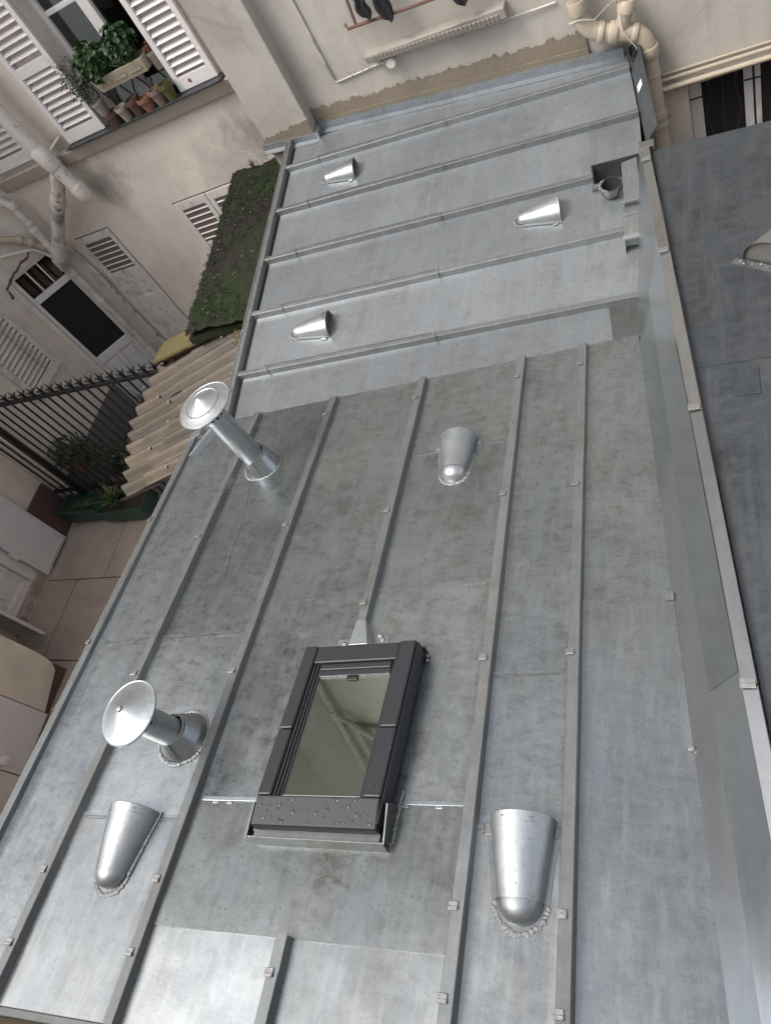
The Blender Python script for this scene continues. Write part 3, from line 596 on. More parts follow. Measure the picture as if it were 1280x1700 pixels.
# cast iron air grille on the plinth
gr = thing('air_grille', 'pale perforated ventilation grille low on the wall beside the glazed door', 'grille', (-7.58, 2.4, -4.95))
mb = MB(); mb.box(-7.584, -7.578, 2.30, 2.565, -4.985, -4.885); mb.build('backing', 'dark', gr)
mb = MB()
for k in range(4): mb.box(-7.578, -7.570, 2.30, 2.565, -4.985 + k * .031, -4.985 + k * .031 + .013)
for k in range(9): mb.box(-7.5779, -7.5695, 2.30 + k * .032, 2.30 + k * .032 + .012, -4.9845, -4.8795)
mb.build('lattice', 'pipe_w', gr)
# annex in front: beige face with rounded lower corner over a plum base
an = thing('annex', 'beige annex wall with rounded lower corner and plum base at the far left', 'building', (-6.6, 0.5, GZ))
pts = [(1.745, -1.5), (1.745, -4.55), (1.735, -4.68), (1.715, -4.79), (1.66, -4.86), (1.24, -4.945), (1.24, -1.5)]
mb = MB(); mb.prism([V((-6.57, a, z)) for a, z in pts], V((-.10, 0, 0))); mb.build('wall', 'plaster', an, bevel=0.01)
mb = MB(); mb.box(-7.6, -6.59, -3.0, 1.72, GZ, -1.5); mb.build('plinth', 'plum', an)
mb = MB(); mb.box(-6.589, -6.555, 0.62, 1.232, GZ + .03, -2.9); d_ = mb.build('door', 'paint_lilac', an, bevel=0.006)
mb = MB(); mb.lathe((-6.555, 0.70, -4.70), (1, 0, 0), [(.05, 0), (.055, .02), (.045, .05), (0, .06)], 14); mb.build('knob', 'paint', d_, smooth=True)  # pale round door knob, no light source
mb = MB(); mb.box(-6.589, -6.56, -3.0, 0.61, GZ + .0, -1.5); mb.build('wall', 'plaster', an)
mb = MB(); mb.box(-6.589, -6.555, .62, 1.232, -2.895, -1.5); mb.build('wall', 'plaster', an)
mb = MB(); mb.tube(arc((-6.53, 1.27, -4.97), (-6.45, 1.33, -4.93), (-6.42, 1.42, -4.99)), .006, 6); tag(mb.build('wire', 'pipe_w'), 'short pale wire curling at the foot of the annex wall', 'wire')

# step and planters
mb = MB(); mb.box(-7.60, -4.9, 3.73, 3.86, GZ - .03, GZ + .06); struct(mb.build('step', 'concrete', bevel=0.01))
def foliage(name, m, parent, c, size, n, leaf, seed, kind='round', droop=0.0):
    r = random.Random(seed); mb = MB()
    for _ in range(n):
        while True:
            q = V((r.uniform(-1, 1), r.uniform(-1, 1), r.uniform(-1, 1)))
            if q.length <= 1: break
        q = V((q.x * size[0], q.y * size[1], q.z * size[2])); p = V(c) + q
        nrm = (V((q.x / size[0], q.y / size[1], q.z / size[2] + .5)) + V((r.uniform(-.7, .7), r.uniform(-.7, .7), r.uniform(-.3, .7)))).normalized()
        u = nrm.orthogonal().normalized(); u = Matrix.Rotation(r.uniform(0, 6.28), 3, nrm) @ u; w = nrm.cross(u); l = leaf * r.uniform(.6, 1.25)
        if kind == 'round':
            k = 7; ctr = mb.b.verts.new(p - nrm * l * .25); ring = [mb.b.verts.new(p + (u * math.cos(6.283 * i / k) + w * math.sin(6.283 * i / k)) * l * (.5 if i else .25)) for i in range(k)]
            for i in range(k): mb.b.faces.new((ctr, ring[i], ring[(i + 1) % k]))
        elif kind == 'oval':
            mb.face([p, p + u * l * .5 + w * l * .25 + nrm * l * .06, p + u * l, p + u * l * .5 - w * l * .25 + nrm * l * .06])
    o = mb.build(name, m, parent); return o
def blades(name, m, parent, c, n, length, width, seed, spread=.8):
    r = random.Random(seed); mb = MB()
    for _ in range(n):
        a = r.uniform(0, 6.28); d = V((math.cos(a), math.sin(a), 0)); s = r.uniform(.2, spread); L = length * r.uniform(.6, 1.1); w = V((-d.y, d.x, 0)) * width
        pr = None
        for i in range(5):
            t = i / 4; p = V(c) + d * L * s * t + V((0, 0, L * (t - .55 * s * t * t))); ww = w * (1 - t) + w * .05
            cur = (mb.b.verts.new(p - ww), mb.b.verts.new(p + ww))
            if pr: mb.b.faces.new((pr[0], pr[1], cur[1], cur[0]))
            pr = cur
    return mb.build(name, m, parent)
def trough(parent, x0, x1, y0, y1, z0, z1, m, soil='soil'):
    mb = MB(); t = .02; tp = .02
    o = [V((x0 + tp, y0 + tp, z0)), V((x1 - tp, y0 + tp, z0)), V((x1 - tp, y1 - tp, z0)), V((x0 + tp, y1 - tp, z0)), V((x0, y0, z1)), V((x1, y0, z1)), V((x1, y1, z1)), V((x0, y1, z1))]
    i = [V((x0 + t, y0 + t, z1)), V((x1 - t, y0 + t, z1)), V((x1 - t, y1 - t, z1)), V((x0 + t, y1 - t, z1)), V((x0 + t + .01, y0 + t + .01, z1 - .06)), V((x1 - t - .01, y0 + t + .01, z1 - .06)), V((x1 - t - .01, y1 - t - .01, z1 - .06)), V((x0 + t + .01, y1 - t - .01, z1 - .06))]
    v = [mb.b.verts.new(p) for p in o]; w = [mb.b.verts.new(p) for p in i]
    mb.b.faces.new((v[3], v[2], v[1], v[0]))
    for k in range(4):
        k2 = (k + 1) % 4; mb.b.faces.new((v[k], v[k2], v[k2 + 4], v[k + 4])); mb.b.faces.new((v[k + 4], v[k2 + 4], w[k2], w[k])); mb.b.faces.new((w[k], w[k2], w[k2 + 4], w[k + 4]))
    mb.build('trough', m, parent, bevel=0.004)
    m2 = MB(); m2.face(i[4:]); m2.build('soil', soil, parent)
pl = thing('planter', 'dark green planter box of low seedlings, at the left on the courtyard step', 'planter', (-7.2, 3.68, -4.9))
trough(pl, -7.52, -6.86, 3.55, 3.84, GZ + .075, -4.70, 'planter_green'); foliage('seedlings', 'leaf', pl, (-7.18, 3.69, -4.70), (.28, .09, .03), 320, .03, 3, 'oval')
pl = thing('planter', 'dark green planter box with a spiky variegated plant, next to the corrugated sheets', 'planter', (-6.5, 3.68, -4.9))
trough(pl, -6.84, -6.10, 3.50, 3.80, GZ + .075, -4.71, 'planter_green'); blades('leaves', 'leaf3', pl, (-6.62, 3.68, -4.75), 34, .34, .016, 5, .9); foliage('seedlings', 'leaf', pl, (-6.62, 3.66, -4.71), (.15, .09, .04), 120, .035, 9, 'oval')
# potted plants behind the railing
def potted(x, y, z, r, h, mpot, label, fol, name='potted_plant'):
    t = thing(name, label, 'potted plant', (x, y, z))
    mb = MB(); mb.lathe((x, y, z), (0, 0, 1), [(0, 0), (r * .7, 0), (r * .95, h * .8), (r * 1.05, h * .8), (r * 1.05, h), (r * .9, h), (r * .85, h * .85), (0, h * .85)], 18); mb.build('pot', mpot, t, smooth=True)
    fol(t); return t
potted(-7.18, 4.10, -4.55, .11, .2, 'terracotta', 'bushy green plant in a terracotta pot against the left end of the railing', lambda t: foliage('foliage', 'leaf2', t, (-7.12, 4.15, -4.25), (.30, .22, .20), 420, .075, 21, 'oval'))
potted(-6.80, 4.25, GZ, .15, .28, 'pot_dark', 'dark purple leaved bush behind the middle of the railing', lambda t: foliage('foliage', 'leaf2', t, (-6.78, 4.2, -4.55), (.28, .2, .26), 420, .07, 22, 'oval'))
potted(-6.35, 4.3, GZ, .14, .25, 'terracotta', 'loose reddish green bush in a pot behind the railing, near the planters', lambda t: foliage('foliage', 'leaf3', t, (-6.3, 4.3, -4.6), (.26, .2, .2), 300, .06, 23, 'oval'))
potted(-5.95, 4.15, GZ, .15, .25, 'pot_dark', 'dense dark bush tucked beside the corrugated sheet edge', lambda t: foliage('foliage', 'leaf2', t, (-5.95, 4.1, -4.55), (.25, .22, .26), 420, .06, 24, 'oval'))
potted(-6.55, 5.05, GZ, .13, .22, 'terracotta', 'arching palm like plant in front of the glazed door', lambda t: blades('fronds', 'leaf', t, (-6.55, 5.05, -4.8), 40, .50, .012, 25, 1.1))
mb = MB(); mb.lathe((-7.45, 3.92, GZ + .32), (0, 0, 1), [(0, 0), (.05, 0), (.075, .12), (.08, .12), (.08, .15), (.065, .15), (.06, .10), (0, .10)], 14)
tag(mb.build('flower_pot', 'terracotta', smooth=True), 'small empty terracotta pot at the wall end of the railing', 'flower pot')

# ================================================================== iron railing
fc = thing('iron_railing', 'black wrought iron railing with spear finials across the courtyard', 'railing', (-6, 3.82, GZ))
FY = 3.84
railz = lambda x: -3.10 - (x + 7.45) * .022
mb = MB(); mb.hexa([V((-7.6, FY - .02, railz(-7.6) - .018)), V((-4.25, FY - .02, railz(-4.25) - .018)), V((-4.25, FY + .02, railz(-4.25) - .018)), V((-7.6, FY + .02, railz(-7.6) - .018)), V((-7.6, FY - .02, railz(-7.6) + .018)), V((-4.25, FY - .02, railz(-4.25) + .018)), V((-4.25, FY + .02, railz(-4.25) + .018)), V((-7.6, FY + .02, railz(-7.6) + .018))])
mb.build('top_rail', 'iron', fc)
mb = MB(); mb.box(-7.6, -4.25, FY - .018, FY + .018, -4.62, -4.585); mb.build('bottom_rail', 'iron', fc)
mb = MB(); mb.box(-7.22, -7.16, FY - .03, FY + .03, GZ, -3.13); mb.build('post', 'iron', fc)
bar0 = fin0 = None; x = -7.52
while x < -4.28:
    if not (-7.25 < x < -7.13):
        if bar0 is None:
            mb = MB(); mb.tube([(0, 0, -1.88), (0, 0, .05)], .0115, 6); bar0 = mb.build('bar', 'iron', fc); bar0.matrix_parent_inverse = fc.matrix_basis.inverted(); bar0.location = (x, FY, railz(x))
            mb = MB(); mb.tube([(0, 0, .018), (0, 0, .045), (0, 0, .075), (0, 0, .15)], [.012, .020, .011, .001], 6)
            for k in range(5):
                a = k * 1.2566; d = V((math.cos(a), math.sin(a), 0)); mb.tube([V((0, 0, .06)), d * .035 + V((0, 0, .085)), d * .055 + V((0, 0, .075))], [.012, .009, .001], 5)
            fin0 = mb.build('finial', 'iron', bar0)
        else:
            b = bar0.copy(); COL.objects.link(b); b.location = (x, FY, railz(x)); f = fin0.copy(); COL.objects.link(f); f.parent = b
    x += .134

# ================================================================== mossy slab, lichen block, corrugated sheets
ms = thing('mossy_slab', 'flat concrete canopy covered in dark green moss beside the zinc roof', 'canopy', (-3.7, 4.8, -2.85))
MZ = -2.76
mpoly = [V((-3.89, 3.72, MZ)), V((-4.06, 4.7, MZ)), V((-4.22, 5.98, MZ)), V((-3.40, 5.98, MZ)), V((-3.30, 5.0, MZ)), V((-3.06, 3.80, MZ))]
mb = MB(); mb.prism([p + V((0, 0, -.115)) for p in mpoly], V((0, 0, .055))); mb.build('slab', 'moss', ms)
def inside(p, poly):
    c = False; j = len(poly) - 1
    for i in range(len(poly)):
        if (poly[i].y > p.y) != (poly[j].y > p.y) and p.x < (poly[j].x - poly[i].x) * (p.y - poly[i].y) / (poly[j].y - poly[i].y) + poly[i].x: c = not c
        j = i
    return c
mb = MB(); fn = lambda u, v: None
def mossg(u, v):
    l = mpoly[0].lerp(mpoly[2], v); r = V((-3.10 - .25 * v, l.y, MZ)); p = l.lerp(r, u)
    p.z = MZ - .012 + .03 * noise.noise(p * 3.5) + .018 * noise.noise(p * 14) + .012 * noise.noise(p * 40); return p
mb.grid(mossg, 60, 130); mb.build('moss_cushion', 'moss', ms, smooth=True, angle=80)
mb = MB(); r = random.Random(5)
for _ in range(5200):
    p = V((r.uniform(-4.25, -3.1), r.uniform(3.72, 5.98), MZ)); 
    if not inside(p, mpoly): continue
    if noise.noise(p * 1.3) + .25 * (p.x + 3.6) > .12: continue
    p.z += -.008 + .03 * noise.noise(p * 3.5); a = r.uniform(0, 6.28); d = V((math.cos(a), math.sin(a), 0)) * r.uniform(.005, .010); t = V((r.uniform(-.012, .012), r.uniform(-.012, .012), r.uniform(.005, .016)))
    mb.face([p - d, p + d, p + t])
mb.build('moss_tufts', 'moss', ms, kind='stuff')
mb = MB()
for _ in range(60):
    p = V((r.uniform(-4.2, -3.15), r.uniform(3.75, 5.9), MZ + .012))
    if inside(p, mpoly): mb.blob(p, r.uniform(.003, .008), (1, 1, .6), None, 5, 3)
mb.build('grit', 'pot_pale', ms, kind='stuff')
blades('dry_grass', 'leaf2', ms, (-3.95, 5.95, MZ), 30, .10, .003, 31, 1.0)
C0 = V((-3.15, 3.0, -2.85)); Cd1 = V((-0.97364, -0.09375, -0.20791)); Cd2 = V((-0.0958, 0.9954, 0.0)); Cn = V((-0.20696, -0.01992, 0.97815))
Cf = lambda a, b, c=0.0: C0 + Cd1 * a + Cd2 * b + Cn * c
mb = MB()
def blockf(u, v):
    a = 1.22 + (.62 - 1.22) * u + (-.06 + .18 * u) * (v - .5); b = (1.13 - .10 * u) + (-.22) * (1 - v); return Cf(a, b, .062 + .010 * noise.noise(V((a * 9, b * 9, 2))) + .006 * noise.noise(V((a * 30, b * 30, 5))))
mb.grid(blockf, 22, 12)
o = mb.build('lichen_block', 'yellowmoss', smooth=True, thick=.05); o.modifiers['thickness'].offset = -1; o.modifiers['thickness'].use_rim = True; tag(o, 'yellow lichen covered concrete block between the moss and the corrugated sheets', 'concrete block')
cr = thing('corrugated_roof', 'weathered brown corrugated canopy sloping down from the zinc roof edge', 'canopy', C0 + Cd1 * .5)
PITCH = 0.152
def csheet(b0, nw, a_top, a_bot_fn, lift, seed):
    mb = MB(); n = nw * 12
    def fn(u, v):
        b = b0 + u * nw * PITCH; ph = u * nw * 2 * math.pi; a1 = a_bot_fn(b); a = a_top + (a1 - a_top) * v
        return Cf(a, b, lift + .033 * math.cos(ph) + .004 * noise.noise(V((a * 3, b * 3, seed))))
    mb.grid(fn, n, 10); return mb.build('corrugated_sheet', 'corr', cr, smooth=True, angle=80, thick=.008)
bot = lambda b: 1.145 + (b + .5) * .345 if b < .4 else 1.455 - max(0, b - .4) * .20
k = 0; b0 = -.53
for nw in (2, 2, 2, 2, 2):
    mid = .66 + .1 * math.sin(k * 2.1)
    e_ = .18 + (.22 if k == 0 else 0)
    csheet(b0, nw, .70 + .06 * math.sin(k * 1.7), bot, .0, k); csheet(b0 + .004, nw, .08 if k else .40, lambda b, m_=mid: .82 + .09 * math.sin(m_ * 30), .009, k + 20)
    b0 += nw * PITCH; k += 1
for (a, b) in ((.62, -.40), (.95, -.1), (.5, .2), (.9, .35), (.45, .55), (1.1, .5), (.4, .8), (.8, .1)):
    mb = MB(); mb.lathe(Cf(a, b, .035), Cn, [(.014, 0), (.012, .006), (.004, .008), (.004, .016), (0, .017)], 8); mb.build('screw_cap', 'pot_pale', cr)
blades('dry_grass', 'leaf3', cr, Cf(.20, .88, .02), 26, .09, .003, 33, 1.3); 
mb = MB()
for i in range(60):
    p = Cf(rnd.uniform(.14, .22), rnd.uniform(.55, 1.0), .045); mb.blob(p, rnd.uniform(.008, .02), (1, 1, .4), None, 5, 3)
mb.build('lichen', 'yellowmoss', cr, kind='stuff')

# ================================================================== low building carrying the zinc roofs
lb = thing('low_building', 'low courtyard building under the zinc roofs, mostly hidden below their edges', 'building', (-1.5, 2.5, GZ))
def foot(p, z): return V((p.x, p.y, z))
def wall_under(pts, name='wall'):
    mb = MB(); n = len(pts); a = [mb.b.verts.new(foot(p, GZ)) for p in pts]; c = [mb.b.verts.new(p) for p in pts]
    for i in range(n): mb.b.faces.new((a[i], a[(i + 1) % n], c[(i + 1) % n], c[i]))
    return mb.build(name, 'plaster', lb)
wall_under([Ff(-2.80, .15, -.09), Ff(.10, .15, -.09), Ff(.10, 3.2, -.16), Ff(-2.72, 3.2, -.09)])
wall_under([Bf(-.06, .05, -.09), Bf(2.5, .05, -.09), Bf(2.74, 2.0, -.09), Bf(2.74, 3.10, -.09), Bf(-.06, 3.10, -.09)])
mb = MB(); mb.fbox(Ff, -3.0, -1.2, .0, .075, -.10, -.045); mb.build('fascia_board', 'wood', lb)
mb = MB(); mb.fbox(Ff, -3.0, .3, -.10, .0, -.3, -.10); mb.build('fascia_board', 'wood', lb)

# ---------------- zinc roofs
def sheet(parent, fr, q, m, h0=.001, h1=.006, amp=.0034, seed=0.0, nu=18, nv=18, up=(0, 0), name='zinc_sheet'):
    """q: four corners (a,b) in order near-left, near-right, far-right, far-left; gently uneven; h rises near->far so upper sheets lap over lower ones"""
    mb = MB()
    def fn(u, v):
        a = (q[0][0] * (1 - u) + q[1][0] * u) * (1 - v) + (q[3][0] * (1 - u) + q[2][0] * u) * v
        b = (q[0][1] * (1 - u) + q[1][1] * u) * (1 - v) + (q[3][1] * (1 - u) + q[2][1] * u) * v
        h = h0 + (h1 - h0) * v + amp * noise.noise(V((a * 3.0 + seed, b * 2.4, seed * 1.7))) * (4 * u * (1 - u)) ** .5 + .5 * amp * noise.noise(V((a * 8 + seed, b * 7, seed)))
        e0, e1 = u, 1 - u
        if up[0] and e0 < .15: h += 1.6 * up[0] * (1 - e0 / .15) ** 2
        if up[1] and e1 < .15: h += 1.6 * up[1] * (1 - e1 / .15) ** 2
        return fr(a, b, h)
    g = mb.grid(fn, nu, nv)
    rim = [(g[i][0]) for i in range(nu + 1)] + [g[nu][j] for j in range(1, nv + 1)] + [g[i][nv] for i in range(nu - 1, -1, -1)] + [g[0][j] for j in range(nv - 1, 0, -1)]
    n_ = (fr(0, 0, 1) - fr(0, 0, 0)); low = [mb.b.verts.new(v.co - n_ * .0055) for v in rim]
    for i in range(len(rim)): mb.b.faces.new((rim[i], low[i], low[(i + 1) % len(rim)], rim[(i + 1) % len(rim)]))
    return mb.build(name, m, parent, smooth=True, angle=50)
def batten(parent, fr, p0, p1, w=.042, h=.042, m='zinc_rib', taper=.006, joints=(), name='batten', vert=False):
    """trapezoid cap strip between p0 and p1 (a,b)"""
    a0, a1 = V((*p0, 0)), V((*p1, 0)); d = (a1 - a0).normalized(); s = V((-d.y, d.x, 0)) * -1
    mb = MB(); n = 10; rings = []
    for i in range(n + 1):
        c = a0.lerp(a1, i / n); wob = .0018 * noise.noise(V((i * .7, p0[0] * 9, p0[1] * 5)))
        pr = [(-w / 2 - taper - .003, -.009), (-w / 2 - taper, .003), (-w / 2, h - .002), (-w / 2 + .002, h), (w / 2 - .002, h), (w / 2, h - .002), (w / 2 + taper, .003), (w / 2 + taper + .003, -.009)]
        rings.append([mb.b.verts.new(fr(c.x + s.x * (x + wob), c.y + s.y * (x + wob), z + .003)) for x, z in pr])
    for r0, r1 in zip(rings, rings[1:]):
        for k in range(len(r0) - 1): mb.b.faces.new((r0[k], r0[k + 1], r1[k + 1], r1[k]))
    mb.b.faces.new(rings[0]); mb.b.faces.new(rings[-1])
    o = mb.build(name, m, parent, smooth=True, angle=25)
    return o
def clip_on(o, fr, a, b, w=.042, h=.042, long=.024, m='clip', vertical=False, shift=-.006):
    """folded holding clip over a batten"""
    mb = MB(); d = (long / 2)
    if not vertical:
        mb.fbox(fr, a - w / 2 + shift, a + w * .22 + shift, b - d, b + d * .9, h + .0035, h + .008); mb.fbox(fr, a - w / 2 + shift, a + w * .22 + shift, b - d - .004, b - d * .35, h + .008, h + .012)
    return mb.build('clip', m, o, bevel=.0015)

fr_roof = thing('zinc_roof', 'front zinc roof with long battens, skylight and flues, nearest the camera', 'roof', Ff(-1.4, 1.7))
L = lambda s0, k: (lambda t: s0 + k * t)
rE, r0, r1, r2, r3, r4 = L(-2.845, .033), L(-2.515, .059), L(-1.943, .050), L(-1.372, .051), L(-.785, .048), L(-.452, .046)
rFt = lambda t: -.022
T0, T1 = .085, 3.262
def tray(ra, rb, ts, m='zinc_front', up=(0.0, 0.0), near=.8):
    for t in ts[1:-1]:                   # hooked flat seam where two sheets lock together
        mb = MB(); n = 8
        def fold(u, v):
            a = ra(t) + .030 + (rb(t) - ra(t) - .060) * u; q = min(4, int(round(v * 5))); k = .0012 * noise.noise(V((a * 5, t * 7, 1)))
            return Ff(a, t + (-.006, -.004, .004, .006, .0065)[q] + k, (.0045, .0086, .0090, .0084, .0015)[q])
        mb.grid(fold, n, 5); mb.build('lap_seam', m, fr_roof, smooth=True, angle=20)
    for i, (t0, t1) in enumerate(zip(ts, ts[1:])):
        ov = .02 if i < len(ts) - 2 else 0
        sheet(fr_roof, Ff, ((ra(t0), t0), (rb(t0), t0), (rb(t1 + ov), t1 + ov), (ra(t1 + ov), t1 + ov)), ('zinc_near' if t1 < near else m), .001, .0065, seed=rnd.uniform(0, 50), up=up)
tray(rE, r0, (T0, 1.607, T1), up=(.012, .008)); tray(r0, r1, (T0, .752, 1.607, T1), up=(.008, .008))
tray(r1, r2, (.83, 1.772, T1), up=(.008, .004)); tray(r2, r3, (.83, 1.766, 2.622, T1), up=(.004, .008))
tray(r1, r2, (T0, .40), up=(.006, .004)); tray(r2, r3, (T0, .40), up=(.004, .006))
sheet(fr_roof, Ff, ((r1(.385), .385), (r3(.385), .385), (r3(.842), .842), (r1(.842), .842)), 'zinc_apron', .0125, .0045, seed=3.3, up=(.006, .006), name='apron_sheet')
tray(r3, r4, (T0, .753, 1.318, T1), up=(.008, .008)); tray(r4, rFt, (T0, 1.61, T1), up=(.008, 0), near=1.7)
for a0, a1 in ((r1(.84) + .03, -1.60), (-1.0, r3(.84) - .03)):
    mb = MB(); mb.hexa([Ff(a0, .828, .004), Ff(a1, .828, .004), Ff(a1, .848, .004), Ff(a0, .848, .004), Ff(a0, .830, .0115), Ff(a1, .830, .0115), Ff(a1, .846, .0125), Ff(a0, .846, .0125)]); mb.build('lap_seam', 'zinc_front', fr_roof, bevel=.001)
# valley drop at the far end of the front roof
mb = MB(); mb.fbox(Ff, -2.78, .02, T1 - .004, T1 + .004, -.12, .004); mb.build('drip_edge', 'zinc_rib', fr_roof)
for fnr, t0, t1, cl in ((r0, T0, 3.235, (.279, .536, 1.405, 2.238)), (r1, T0, 3.235, (.294, .532, 1.389, 2.233, 3.077)), (r2, 1.585, 3.24, (1.694, 2.23, 3.064)), (r2, T0, .392, (.285,)), (r3, T0, 3.245, (.275, .518, 1.385, 2.231, 3.072)), (r4, T0, 3.24, (.272, .518, 1.388, 2.231, 3.071))):
    o = batten(fr_roof, Ff, (fnr(t0), t0), (fnr(t1), t1))
    for c in cl: clip_on(o, Ff, fnr(c), c)
# left edge batten
o = batten(fr_roof, Ff, (rE(T0) - .02, T0), (rE(3.10) - .02, 3.10), w=.034, h=.045, name='edge_batten')
for c in (.62, 1.60, 2.42): clip_on(o, Ff, rE(c) - .03, c, w=.03, h=.045, m='zinc_rib')
mb = MB(); mb.hexa([Ff(rE(T0)-.048,T0,-.10),Ff(rE(T0)-.038,T0,-.10),Ff(rE(3.1)-.038,3.1,-.10),Ff(rE(3.1)-.048,3.1,-.10),Ff(rE(T0)-.048,T0,.046),Ff(rE(T0)-.038,T0,.046),Ff(rE(3.1)-.038,3.1,.046),Ff(rE(3.1)-.048,3.1,.046)]); mb.build('fascia', 'zinc_rib', fr_roof)
mb = MB(); mb.fbox(Ff, -2.86, -.0, T0 - .03, T0, -.06, .012); mb.build('front_fascia', 'zinc_rib', fr_roof, bevel=.004)
# bright folded flashing by the tall flue
mb = MB(); mb.hexa([Ff(-2.735, 2.93, .002), Ff(-2.70, 2.95, .002), Ff(-2.62, 3.16, .002), Ff(-2.66, 3.17, .002), Ff(-2.735, 2.93, .05), Ff(-2.715, 2.945, .05), Ff(-2.635, 3.16, .05), Ff(-2.66, 3.17, .05)]); f_ = mb.build('end_flashing', 'bright', fr_roof, bevel=.003)
mb = MB(); mb.hexa([Ff(-2.80, 3.08, .0), Ff(-2.70, 3.13, .0), Ff(-2.70, 3.19, .0), Ff(-2.80, 3.16, .0), Ff(-2.80, 3.08, .045), Ff(-2.72, 3.13, .055), Ff(-2.72, 3.19, .055), Ff(-2.80, 3.16, .045)]); mb.build('end_flashing', 'bright', fr_roof, bevel=.003)
# saddle piece where the third batten meets the skylight
mb = MB(); mb.hexa([Ff(-1.335, 1.475, .003), Ff(-1.215, 1.475, .003), Ff(-1.262, 1.60, .003), Ff(-1.315, 1.60, .003), Ff(-1.325, 1.475, .05), Ff(-1.238, 1.475, .05), Ff(-1.268, 1.60, .047), Ff(-1.312, 1.60, .047)]); mb.build('saddle', 'bright', fr_roof, bevel=.003)
mb = MB(); mb.fbox(Ff, -1.40, -1.16, 1.46, 1.53, .004, .009); mb.build('saddle_flange', 'zinc_rib', fr_roof)
for (a, b) in ((-1.368, 1.505), (-1.19, 1.515), (-1.205, 1.535)):
    mb = MB(); mb.blob(Ff(a, b, .010), .013, (1, 1, .6), None, 7, 5); mb.build('solder_dot', 'weld', fr_roof, smooth=True)
# solder tabs on the apron joint
tab = None
for a in (-.99, -.865, -1.795, -1.73):
    mb = MB(); t = .832; mb.fbox(Ff, a - .014, a + .014, t - .012, t + .010, .004, .009); mb.build('tab', 'clip', fr_roof, bevel=.002)
mb = MB(); mb.fbox(Ff, -.05, -.02, 1.60, 1.635, .008, .014); mb.build('tab', 'zinc_rib', fr_roof)
mb = MB(); mb.lathe(Ff(-.03, 1.03, .006), FN, [(.012, 0), (.010, .008), (0, .010)], 10); mb.build('solder_dot', 'weld', fr_roof, smooth=True)

def drip(path, w, m, fr=Ff, h=.0095):
    mb = MB(); pr = None; pts = []
    for a, c in zip(path, path[1:]):
        for k in range(6): t = k / 6; pts.append((a[0] + (c[0] - a[0]) * t, a[1] + (c[1] - a[1]) * t))
    pts.append(path[-1])
    for i, (a, b) in enumerate(pts):
        a += .004 * noise.noise(V((b * 9, a * 3, w * 900))); ww = w * (.6 + .8 * abs(noise.noise(V((b * 21, 3, a))))) * min(1, (i + 1) / 3, (len(pts) - i) / 4)
        cur = (mb.b.verts.new(fr(a - ww, b, h)), mb.b.verts.new(fr(a + ww, b, h)))
        if pr: mb.b.faces.new((pr[0], pr[1], cur[1], cur[0]))
        pr = cur
    return mb.build('drip_mark', m, fr_roof)
M['drip_pale'] = zinc('pale_dried_drip', (0.36, 0.38, 0.385), 0.36, 0.85, streak=0, spot=0)
M['drip_dark'] = zinc('grey_dried_drip', (0.270, 0.282, 0.280), 0.33, 0.86, streak=0, spot=0)
drip([(-2.205, 3.24), (-2.18, 3.1), (-2.170, 2.99)], .0026, 'drip_pale'); drip([(-2.186, 3.25), (-2.160, 3.05), (-2.142, 2.87)], .0026, 'drip_pale')
drip([(-2.214, 2.66), (-2.189, 2.503), (-2.17, 2.322), (-2.173, 2.154), (-2.153, 1.955)], .0024, 'drip_pale')
bk_roof = thing('zinc_roof', 'back zinc roof with pale trays running across, under the rear wall', 'roof', Bf(1.3, 1.5))
rightB = lambda b: min(2.478 + (b - .1) * .127, 2.708)
def btray(b0, b1, m='zinc_back', a0=-.05, a1=None, seed=None, h0=.001, h1=.001, up=(0, 0)):
    q = ((a0, b0), (a1 if a1 is not None else rightB(b0), b0), (a1 if a1 is not None else rightB(b1), b1), (a0, b1))
    return sheet(bk_roof, Bf, q, m, h0, h1, amp=.002, seed=seed or rnd.uniform(0, 50), nu=24, nv=6)
rows = (.398, .974, 1.560, 2.140, 2.718)
btray(-.06, .398, a1=2.352, h0=.003, h1=.003); sheet(bk_roof, Bf, ((2.34, -.06), (2.50, -.06), (2.52, .398), (2.34, .398)), 'zinc_apron', .0, .0, seed=7)
btray(.398, .974); btray(.974, 1.56, a1=2.362); btray(1.56, 2.14, a1=2.362); btray(2.14, 2.718); btray(2.718, 3.115)
sheet(bk_roof, Bf, ((2.362, .974), (rightB(.974), .974), (rightB(1.5), 1.492), (2.362, 1.492)), 'zinc_back', .001, .001, seed=9, nu=5, nv=6)
sheet(bk_roof, Bf, ((2.362, 1.712), (rightB(1.71), 1.712), (rightB(2.14), 2.14), (2.362, 2.14)), 'zinc_back', .001, .001, seed=19, nu=5, nv=6)
for i, b in enumerate(rows):
    o = batten(bk_roof, Bf, (-.075, b), (2.355 if i == 2 else rightB(b) - .004, b + .004), w=.036, h=.040)
    for a in (.15 + .02 * i, 1.32):
        mb = MB(); mb.fbox(Bf, a, a + .005, b - .026, b + .026, .004, .0465); mb.build('joint_clip', 'zinc_rib', o)
    mb = MB(); mb.fbox(Bf, .13 + .02 * i, 1.30, b + .011, b + .0235, .042, .0455); mb.build('cap_fold', 'coping', o)
o = batten(bk_roof, Bf, (-.095, -.02), (-.095, 3.12), w=.034, h=.045, name='edge_batten')
for b in (.25, .80, 1.45, 2.05, 2.62): clip_on(o, lambda a, c, h: Bf(a, c, h), -.09, b, w=.03, h=.045)
mb = MB(); mb.fbox(Bf, -.130, -.119, -.02, 3.12, -.10, .043); mb.build('fascia', 'zinc_rib', bk_roof)
